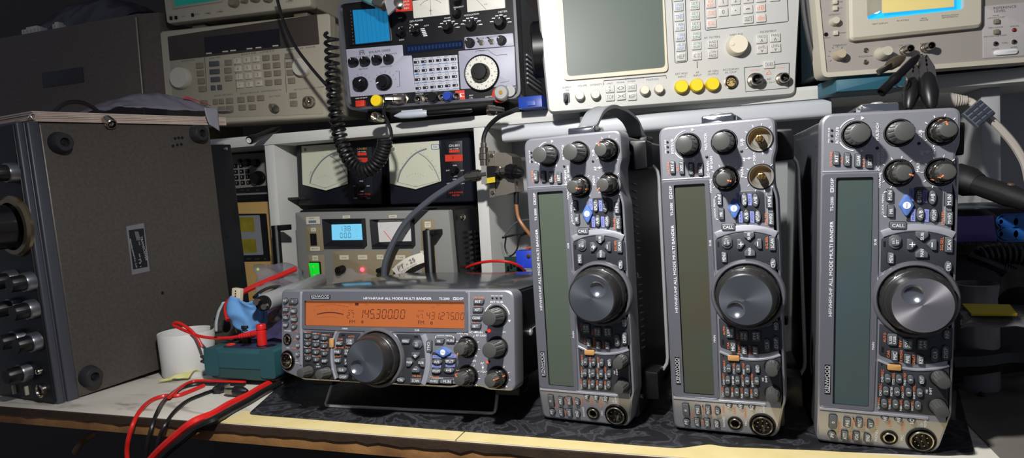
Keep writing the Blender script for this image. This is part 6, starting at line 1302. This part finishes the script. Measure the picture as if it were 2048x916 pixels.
# nest of wires with blue trimmer
random.seed(11)
for i, (lb, L_, m, r) in enumerate((('grey wire looping over the blue trimmer', [(205, 690), (260, 620), (330, 600), (380, 610)], GRYW, .0014), ('black wire crossing above the blue trimmer', [(195, 695), (260, 680), (340, 665), (380, 655)], BLKW, .0016), ('black wire looping down beside the blue trimmer', [(215, 690), (210, 750), (235, 790), (270, 760), (290, 690), (340, 670)], BLKW, .0013), ('silver grey wire at the left of the wire nest', [(190, 720), (205, 790), (235, 830), (290, 800), (350, 770)], mat('grey_wire_light', '#7d7f80', .4), .0014), ('orange wire end behind the blue trimmer', [(300, 780), (330, 750), (370, 740)], mat('orange_wire', '#b5522a', .45), .0018))):
    wire('lead', [aty(*cr(*p), .40 + .004 * i) for p in L_], r, m, lb)
p = aty(*cr(318, 808), .40); o = thing('trimmer', 'bright blue square trimmer block near the first upright radio', 'trimmer', loc=p); b = MB(1); b.box(-.012, .014, -.010, .010, -.012, .014, .001); b.build('trimmer_body', mat('trimmer_blue', '#1d3fc4', .35), o); b = MB(1); b.T = Matrix.Translation((.008, -.010, .006)) @ Matrix.Rotation(pi / 2, 4, 'X'); b.lathe([(.003, 0), (.003, .002), (.001, .0022)], 0, 0, 14); b.build('adjuster', BRASS, o)
p = aty(*cr(262, 835), .405); o = thing('circuit_board', 'small dark green circuit board beside the blue trimmer', 'circuit board', loc=p); b = MB(1); b.box(-.016, .012, -.001, .001, -.012, .012); b.build('board', mat('board_green', '#1d3b2f', .4), o); b = MB(1)
for i in range(5): b.box(-.012 + .005 * i, -.009 + .005 * i, -.004, -.001, -.008 + .003 * (i % 3), -.002 + .003 * (i % 3))
b.build('component', BLK, o)
# things on the shelf edge
zS = ZS
def bnc_loose(px, py, Y, s, label, ax=(0, -1, .1)):
    p = aty(px, py, Y); o = conn(None, p, p + V(ax), [(5 * s, -14), (6 * s, -8), (6 * s, -2), (7.2 * s, -1), (7.2 * s, 9), (6 * s, 10), (5.4 * s, 10), (5.2 * s, 3), (2, 3), (2, 8), (1, 9)], NICK, 'bnc_plug'); return tag(o, label, 'plug')
bnc_loose(755, 235, .36, 1., 'nickel plug end seen face on under the blue screened test set')
bnc_loose(988, 221, .36, 1.05, 'nickel plug lying on the shelf edge below the right corner of the black test set', (-.9, -.6, .1))
a, c = aty(498, 281, .345), aty(560, 256, .43); o = thing('tube', 'thin black tube with white hollow end poking out over the left shelf edge', 'tube', Matrix.Translation(a) @ (c - a).normalized().to_track_quat('Z', 'Y').to_matrix().to_4x4()); Lb = (c - a).length * 1000
b = MB(); b.lathe([(4, 0), (6.6, 1), (7, 6), (7, 14), (5.6, 18), (5.6, Lb - 20), (3, Lb)], 0, 0, 24); b.build('tube_body', BLK, o); b = MB(); b.lathe([(4.4, -.6), (4.2, -1.2), (2.4, -1.2), (2.2, .6)], 0, 0, 20, cap1=False); b.build('end_ring', WHT, o)
p = aty(843, 240, .40); o = thing('pen', 'white and black marker lying on the shelf edge below the black test set', 'pen', Matrix.Translation((p.x, p.y - .02, ZS + .006)) @ Matrix.Rotation(.12, 4, 'Z')); b = MB(); b.T = Matrix.Rotation(pi / 2, 4, 'Y'); b.lathe([(1, -34), (5, -24), (5.6, -10), (5.6, 16), (4, 20)], 0, 0, 20); b.T = None; b.build('cap', mat('cap_pale', '#b6bcc6', .35), o); b = MB(); b.T = Matrix.Rotation(pi / 2, 4, 'Y'); b.lathe([(4, 18), (4.4, 20), (4.4, 85), (3, 90)], 0, 0, 18); b.T = None; b.build('barrel', BLK, o); b = MB(); b.box(-22, 12, -1.5, 1.5, 5, 7, .5); b.build('pocket_clip', MATS['cap_pale'], o)
p = aty(1068, 216, .40); o = thing('clip_box', 'small royal blue plastic box on the shelf between the black and white test sets', 'box', loc=(p.x, p.y, ZS)); b = MB(1); b.box(-.020, .016, -.012, .02, .0005, .017, .001); b.build('box_body', BLUE, o); b = MB(1); b.box(-.006, .006, -.014, -.0115, .003, .010, .0005); b.build('latch', mat('latch_blue', '#3e5ba8', .35), o)
# nickel adaptor with teal boot hanging at the top of the black test set
p = aty(765, 8, .33); q = aty(735, -6, .335)
o = thing('probe_adaptor', 'nickel adaptor with teal boot hanging over the top of the black test set', 'plug', loc=p)
conn(o, p, q, [(9, -6), (10, 0), (10, 8), (8, 9), (8, 14)], NICK, 'nut', fl=.1, nf=6); conn(o, p.lerp(q, .45), q, [(8, 0), (9, 4), (9, 22), (5, 30)], mat('teal_boot', '#5f9c9a', .5), 'boot')
b = MB(1); P1, P2, P3, P4_ = [aty(*x, .325) - p for x in ((768, 0), (793, -6), (799, 8), (776, 30))]; b.rings([[P1, P2, P3, P4_], [v + V((0, .004, 0)) for v in (P1, P2, P3, P4_)]]); b.build('blade', STEEL, o)
p2 = aty(799, 9, .33); conn(o, p2, p2 + V((.3, -1, .2)), [(6, -4), (7, 0), (7, 8), (4, 9)], NICK, 'screw')
for i, L_ in enumerate((((1607, -10), (1611, 30), (1619, 75), (1631, 122), (1641, 160)), ((1616, -10), (1620, 25), (1627, 72), (1637, 118), (1646, 150)))):
    wire('cable', [aty(px, py, .385 - .006 * i) for px, py in L_], .0042, BLKW, ('black cable running down between the white and grey analysers, left of the pair', 'black cable running down between the white and grey analysers, right of the pair')[i])
# probes hanging from the spectrum analyser
CT = crop(1600, 0, .28391)
BRZ = mat('aged_brass', '#6f6253', .4, .7)
def t_(X, Y, Yd): return aty(*CT(X, Y), Yd)
croc('crocodile_clip', t_(735, 400, .318), t_(548, 512, .30), 'bare tarnished crocodile clip hanging at the left below the analyser sockets', BRZ, 1.)
ck1 = croc('crocodile_clip', t_(765, 770, .29), t_(812, 455, .315), 'black booted crocodile clip hanging at the left of the booted pair', BLKW, 1.35)
ck2 = croc('crocodile_clip', t_(925, 770, .285), t_(878, 400, .31), 'black booted crocodile clip hanging at the right of the booted pair', BLKW, 1.5)
croc('crocodile_clip', t_(885, 715, .305), t_(848, 385, .318), 'slim steel crocodile clip hanging behind the booted pair', BLKW, .8)
a, c = t_(832, 395, .295), t_(570, 652, .27); d = c - a; o = thing('probe', 'straight black probe barrel slanting down from the analyser socket', 'probe', Matrix.Translation(a) @ d.to_track_quat('Z', 'Y').to_matrix().to_4x4()); Lp = d.length * 1000
b = MB(); b.lathe([(2.4, 0), (3.4, 4), (4.4, 8), (4.4, Lp * .55), (5.4, Lp * .57), (5.4, Lp * .68), (4.6, Lp * .7), (5.2, Lp), (3.6, Lp + .4), (3.2, Lp - 6)], 0, 0, 24, cap1=False); b.build('barrel', BLK, o)
b = MB(1); c = t_(710, 570, .285); pts = [c + V((.006 * cos(a), 0, .0065 * sin(a))) for a in [2 * pi * i / 24 for i in range(25)]]; b.tube(pts, .001, 6); tag(b.build('ring', NICK, None), 'small tarnished wire ring hanging behind the black probe barrel', 'ring')
bpy.context.view_layer.update()
for ck, X0_ in ((ck1, 765), (ck2, 925)):
    I_c = ck.matrix_world.inverted(); q = MB(1); q.tube([I_c @ p for p in smooth([t_(X0_, 765, .288), t_(X0_ + 4, 800, .29), t_(X0_ + 6, 900, .31), t_(X0_ + 5, 1400, .33)], 8)], .0018, 8); q.build('lead', NICK if X0_ > 800 else BLKW, ck)
# ------------------------------------------------------------------ right end
C6 = crop(1860, 190, .25100); C7 = crop(1860, 400, .28399); C8 = crop(1860, 640, .30128)
a, c = aty(*C6(-10, 48), .34), aty(*C6(290, 45), .34); o = thing('inline_plug', 'ivory inline plug with ribbed end under the shelf at the right', 'plug', Matrix.Translation(a) @ (c - a).normalized().to_track_quat('Z', 'Y').to_matrix().to_4x4()); Lq = (c - a).length * 1000
IV = mat('ivory_cable', '#b9b1a6', .5); b = MB(); b.lathe([(9, 0), (9, Lq * .6), (8, Lq * .66)], 0, 0, 20); b.build('plug_body', IV, o)
b = MB(); 
for i in range(5): z = Lq * .66 + i * Lq * .068; b.lathe([(8 - i * .6, z), (8 - i * .6, z + Lq * .045), (5.5, z + Lq * .05), (5.5, z + Lq * .068)], 0, 0, 18)
b.build('strain_relief', IV, o)
wire('cable', [c, aty(*C6(330, 58), .34), aty(*C6(380, 100), .335), aty(*C6(440, 160), .33), aty(*C6(500, 210), .33), aty(*C6(580, 290), .33), aty(*C6(650, 370), .33), aty(*C6(705, 450), .33), aty(*C6(760, 560), .33), aty(*C6(790, 700), .33)], .0042, IV, 'ivory cable drooping down the right side from the inline plug')
c = aty(*C6(388, 150), .322); o = thing('cable_wrap', 'dark slate ribbed wrap round the ivory cable', 'wrap', Matrix.Translation(c) @ Matrix.Rotation(.85, 4, 'Y')); b = MB(1); b.box(-.011, .011, -.004, .006, -.011, .011, .002); b.m = 1
for i in range(4): b.box(-.0105 + .0055 * i, -.0075 + .0055 * i, -.005, -.0035, -.010, .010)
for i in range(2): b.box(-.011, .011, -.0052, -.0035, -.004 + .007 * i, -.003 + .007 * i)
b.build('wrap_body', [mat('wrap_slate', '#5e646c', .5), mat('wrap_dark', '#2e3442', .5)], o)
# radio with purple display
Yr = .30
zr = aty(*C7(200, 500), Yr).z
pr0 = aty(*C7(140, 395), Yr); pr1 = aty(*C7(760, 50), Yr)
o = thing('mobile_radio', 'black mobile radio with dim purple display and blue oval keys at the right edge', 'radio', Matrix.Translation((pr0.x, Yr, pr0.z)) @ Matrix.Rotation(pi / 2, 4, 'X')); FR = Face(o.matrix_world)
def r_(X, Y): return FR.loc(*C7(X, Y))
bw, bh = (pr1.x - pr0.x) * 1000 + 20, (pr1.z - pr0.z) * 1000; hb = pr0.z - ZD
b = MB(); b.box(-12, bw, 0, bh, -150, 0, 3); b.build('body', BLK, o)
b = MB(); b.box(r_(150, 0)[0], r_(492, 0)[0], bh - .2, bh + 1.2, -60, -4); b.build('top_label', mat('label_pale_blue', '#8d9aa6', .4), o)
b = MB(); b.prism(roundpoly([r_(150, 118), r_(445, 108), r_(468, 288), r_(150, 296)], 1), -.3, 1); b.build('display', mat('display_purple', '#1f1838', .2, emit='#3a2a6a', es=.12), o)
BK = mat('key_blue', '#1c5fae', .4)
for Y in (152, 238):
    b = MB(); P = rrect((r_(462, Y)[0] + r_(720, Y)[0]) / 2, r_(560, Y)[1], r_(720, Y)[0] - r_(462, Y)[0], 17, 8, 6); b.frame(P, inset(P, 1.2), -.2, .8); b.build('key_outline', BK, o)
    for X, rx in ((490, 3), (550, 9), (650, 9)): x, y = r_(X, Y); b = MB(); b.prism(ell(x, y, rx, min(rx, 7), 24), 0, 2, .5); b.build('button', BK, o)
for P in ([(508, 100), (760, 92), (760, 118), (520, 124)], [(536, 270), (760, 262), (760, 290), (540, 297)]): b = MB(); b.prism([r_(*q) for q in P], -.2, .5); b.build('key_band', BK, o)
b = MB(); 
for X in (270, 380): x, y = r_(X, 306); b.text('C.MIX', x, y, 3.2, .3, 13)
b.build('lettering', GRYP, o)
# dark box carrying it
o2 = thing('equipment_box', 'dark grey equipment box carrying the black mobile radio', 'box', loc=(pr0.x, Yr, ZD)); b = MB(1); b.box(-.02, bw / 1000 + .02, .02, .15, .001, hb - .0005, .002); b.build('shell', mat('box_dark', '#1c1c1e', .5), o2); b = MB(1); b.box(-.015, bw / 1000, .0192, .021, hb * .62, hb * .72); b.build('front_trim', mat('trim_slate', '#2d353d', .4), o2)
# torch lying on top
c = aty(*C6(300, 690), .285); e = aty(*C6(720, 830), .24); d = (e - c).normalized(); o = thing('torch', 'black rubber torch lying on top of the mobile radio', 'torch', Matrix.Translation(c) @ d.to_track_quat('Z', 'Y').to_matrix().to_4x4()); k = mmpp(c) * 1000
b = MB(); b.lathe([(26 * k, -34 * k), (30 * k, -28 * k), (30 * k, 2 * k), (27 * k, 10 * k), (22 * k, 24 * k)], 0, 0, 40, .03, 20); b.m = 1; b.lathe([(25 * k, -34.2 * k), (1, -34.2 * k)], 0, 0, 30); b.build('head', [RUB, DGRY], o)
b = MB(); b.lathe([(21 * k, 20 * k), (20 * k, 30 * k), (21 * k, 90 * k), (19 * k, 100 * k), (18 * k, 150 * k)], 0, 0, 40, .04, 12, (26 * k, 95 * k)); b.build('barrel', RUB, o); b = MB(); b.T = Matrix.Translation((0, 0, 84 * k)) @ Matrix.Rotation(-pi / 2, 4, 'X'); b.lathe([(7 * k, 18 * k), (6 * k, 22 * k), (3 * k, 23 * k)], 0, 0, 20); b.T = None; b.build('switch', mat('switch_brown', '#5c4c3a', .4), o)
# coiled lead and thick lead of its microphone
coil([aty(*C7(*p), .25) for p in ((335, 400), (400, 385), (500, 375), (600, 378), (700, 392))], .0085, .0027, 9, BLKW, 'coiled_cord', 'glossy black coiled lead in front of the mobile radio')
ml = wire('cable', [aty(*C7(285, 398), .25), aty(*C7(400, 440), .24), aty(*C7(520, 490), .235), aty(*C7(640, 545), .23), aty(*C7(760, 600), .23)], .0052, BLKW, 'thick black lead with ribbed sleeve below the coiled lead')
b = MB(1)
for i in range(5): p = aty(*C7(505 + 17 * i, 484 + 8 * i), .236); q_ = aty(*C7(511 + 17 * i, 487 + 8 * i), .236); b.tube([p, q_], .0072, 12)
b.build('sleeve_ring', BLKW, ml)
# pot, yellow-labelled bag, black mic
pz = atz(*C7(455, 730), ZD); pp = aty(*C7(455, 735), .19); k = mmpp(pp); zb_ = pp.z
o = thing('tape_roll', 'dusty grey translucent pot behind the yellow labelled bag', 'pot', loc=(pp.x, .24, ZD)); kk = mmpp(V((pp.x, .24, .05))); hh = aty(*C7(455, 590), .24).z - ZD; R = 39 * kk
b = MB(1); b.lathe([(R * .96, 0), (R, .004), (R, hh), (R * .94, hh + .001), (R * .9, hh - .003), (R * .88, .006), (.002, .006)], 0, 0, 48); b.build('pot', mat('pot_grey', '#77767a', .3), o)
g = [aty(*C7(*p), Y) for p, Y in (((190, 900), .10), ((740, 900), .11), ((720, 740), .19), ((200, 750), .18))]
crumple('plastic_bag', 'grey clear bag bearing a yellow label at the right edge', 'bag', lambda u, v: (g[0] * (1 - u) + g[1] * u) * (1 - v) + (g[3] * (1 - u) + g[2] * u) * v + V((0, 0, .006 * sin(pi * v))), 26, 16, film('film_dusty', '#5f5f62', .8, .2), .003, 45, .0008, 21)
lq = [aty(*C7(*p), Y) for p, Y in (((290, 852), .117), ((612, 855), .117), ((560, 785), .152), ((222, 778), .152))]
b = MB(1); b.rings([[p + V((0, 0, .0045)) for p in lq], [p + V((0, -.001, .0065)) for p in lq]]); tag(b.build('label', mat('label_mustard', '#d3bb22', .5), None), 'mustard yellow label lying on the grey bag', 'label')
m0, m1 = aty(*C7(625, 570), .2), aty(*C7(640, 720), .17); wire('hand_microphone', [m0, m0.lerp(m1, .5), m1], lambda u: .013 + .004 * u, RUB, 'black hand microphone at the right edge beside the grey pot', 'microphone', 6, 14)
for L_, r, lb in (([(120, 80), (250, 110), (400, 150), (520, 195), (600, 215), (700, 220)], .0045, 'black cable sagging behind the upright radio, uppermost of three'), ([(120, 290), (300, 285), (480, 260), (640, 265), (720, 270)], .0125, 'very thick black cable at the right, middle of three'), ([(110, 400), (250, 380), (400, 345), (560, 320), (720, 300)], .0045, 'thin black cable at the right, lowest of three')):
    wire('cable', [atz(*C8(X, Y), ZD + .02 + r) if r > .01 else atz(*C8(X, Y), ZD + .012) for X, Y in L_], r, BLKW, lb)
p = atz(*C8(340, 512), ZD); o = thing('dirt_lump', 'small dark lump of dirt on the grey bench top at the right', 'dirt', loc=p); b = MB(1); b.ball((0, 0, .0028), .0032, 12, .9); b.v = [V((q.x * (1 + .3 * sin(q.z * 900)), q.y * (1 + .25 * cos(q.x * 1100)), q.z)) for q in b.v]; b.build('lump', mat('dirt', '#2b2520', .9), o)
# microphone and coil glimpsed between the second and third upright radios
p = aty(1612, 470, .35); wire('desk_microphone', [aty(1603, 560, .34), aty(1604, 500, .34), aty(1604, 440, .34), aty(1608, 405, .34)], lambda u: .007 + .008 * sin(pi * min(1, u * .9 + .1)), RUB, 'black microphone glimpsed between the second and third upright radios', 'microphone', 6, 14)
a, c = aty(1575, 640, .33), aty(1640, 634, .33); o = thing('toroid', 'yellowish varnished coil glimpsed low between the second and third upright radios', 'coil', Matrix.Translation(a) @ (c - a).normalized().to_track_quat('Z', 'Y').to_matrix().to_4x4()); b = MB(); b.lathe([(10, 0), (18, 2), (18, 40), (10, 42)], 0, 0, 24, .06, 24); b.build('winding', mat('varnish', '#8d7c52', .4), o); b = MB(); b.lathe([(6, -6), (6, 50)], 0, 0, 16); b.build('core', BLK, o)
wire('lead', [aty(150, 905, .10), aty(158, 892, .10), aty(172, 878, .11), aty(192, 866, .12)], .004, mat('tan_lead', '#8a6a48', .5), 'tan lead end glimpsed in the dark below the left of the bench')
# ------------------------------------------------------------------ light
def spot(name, loc, aim, power, size, blend, r, col):
    l = bpy.data.lights.new(name, 'SPOT'); l.energy = power; l.spot_size = radians(size); l.spot_blend = blend; l.shadow_soft_size = r; l.color = col
    o = bpy.data.objects.new(name, l); COL.objects.link(o); o.location = loc; o.rotation_euler = (V(aim) - V(loc)).to_track_quat('-Z', 'Y').to_euler(); return o
spot('bench_lamp', (-.15, -.30, .54), (.0, .25, .04), 26, 165, .8, .018, (1, .985, .965))
w = bpy.data.worlds.new('world'); S.world = w; w.use_nodes = True
w.node_tree.nodes['Background'].inputs[0].default_value = (.75, .8, 1, 1); w.node_tree.nodes['Background'].inputs[1].default_value = .15
S.view_settings.view_transform = 'Standard'; S.view_settings.look = 'None'; S.view_settings.gamma = 1; S.view_settings.use_curve_mapping = False
S.view_settings.exposure = 0
S.cycles.max_bounces = 6; S.cycles.use_denoising = True
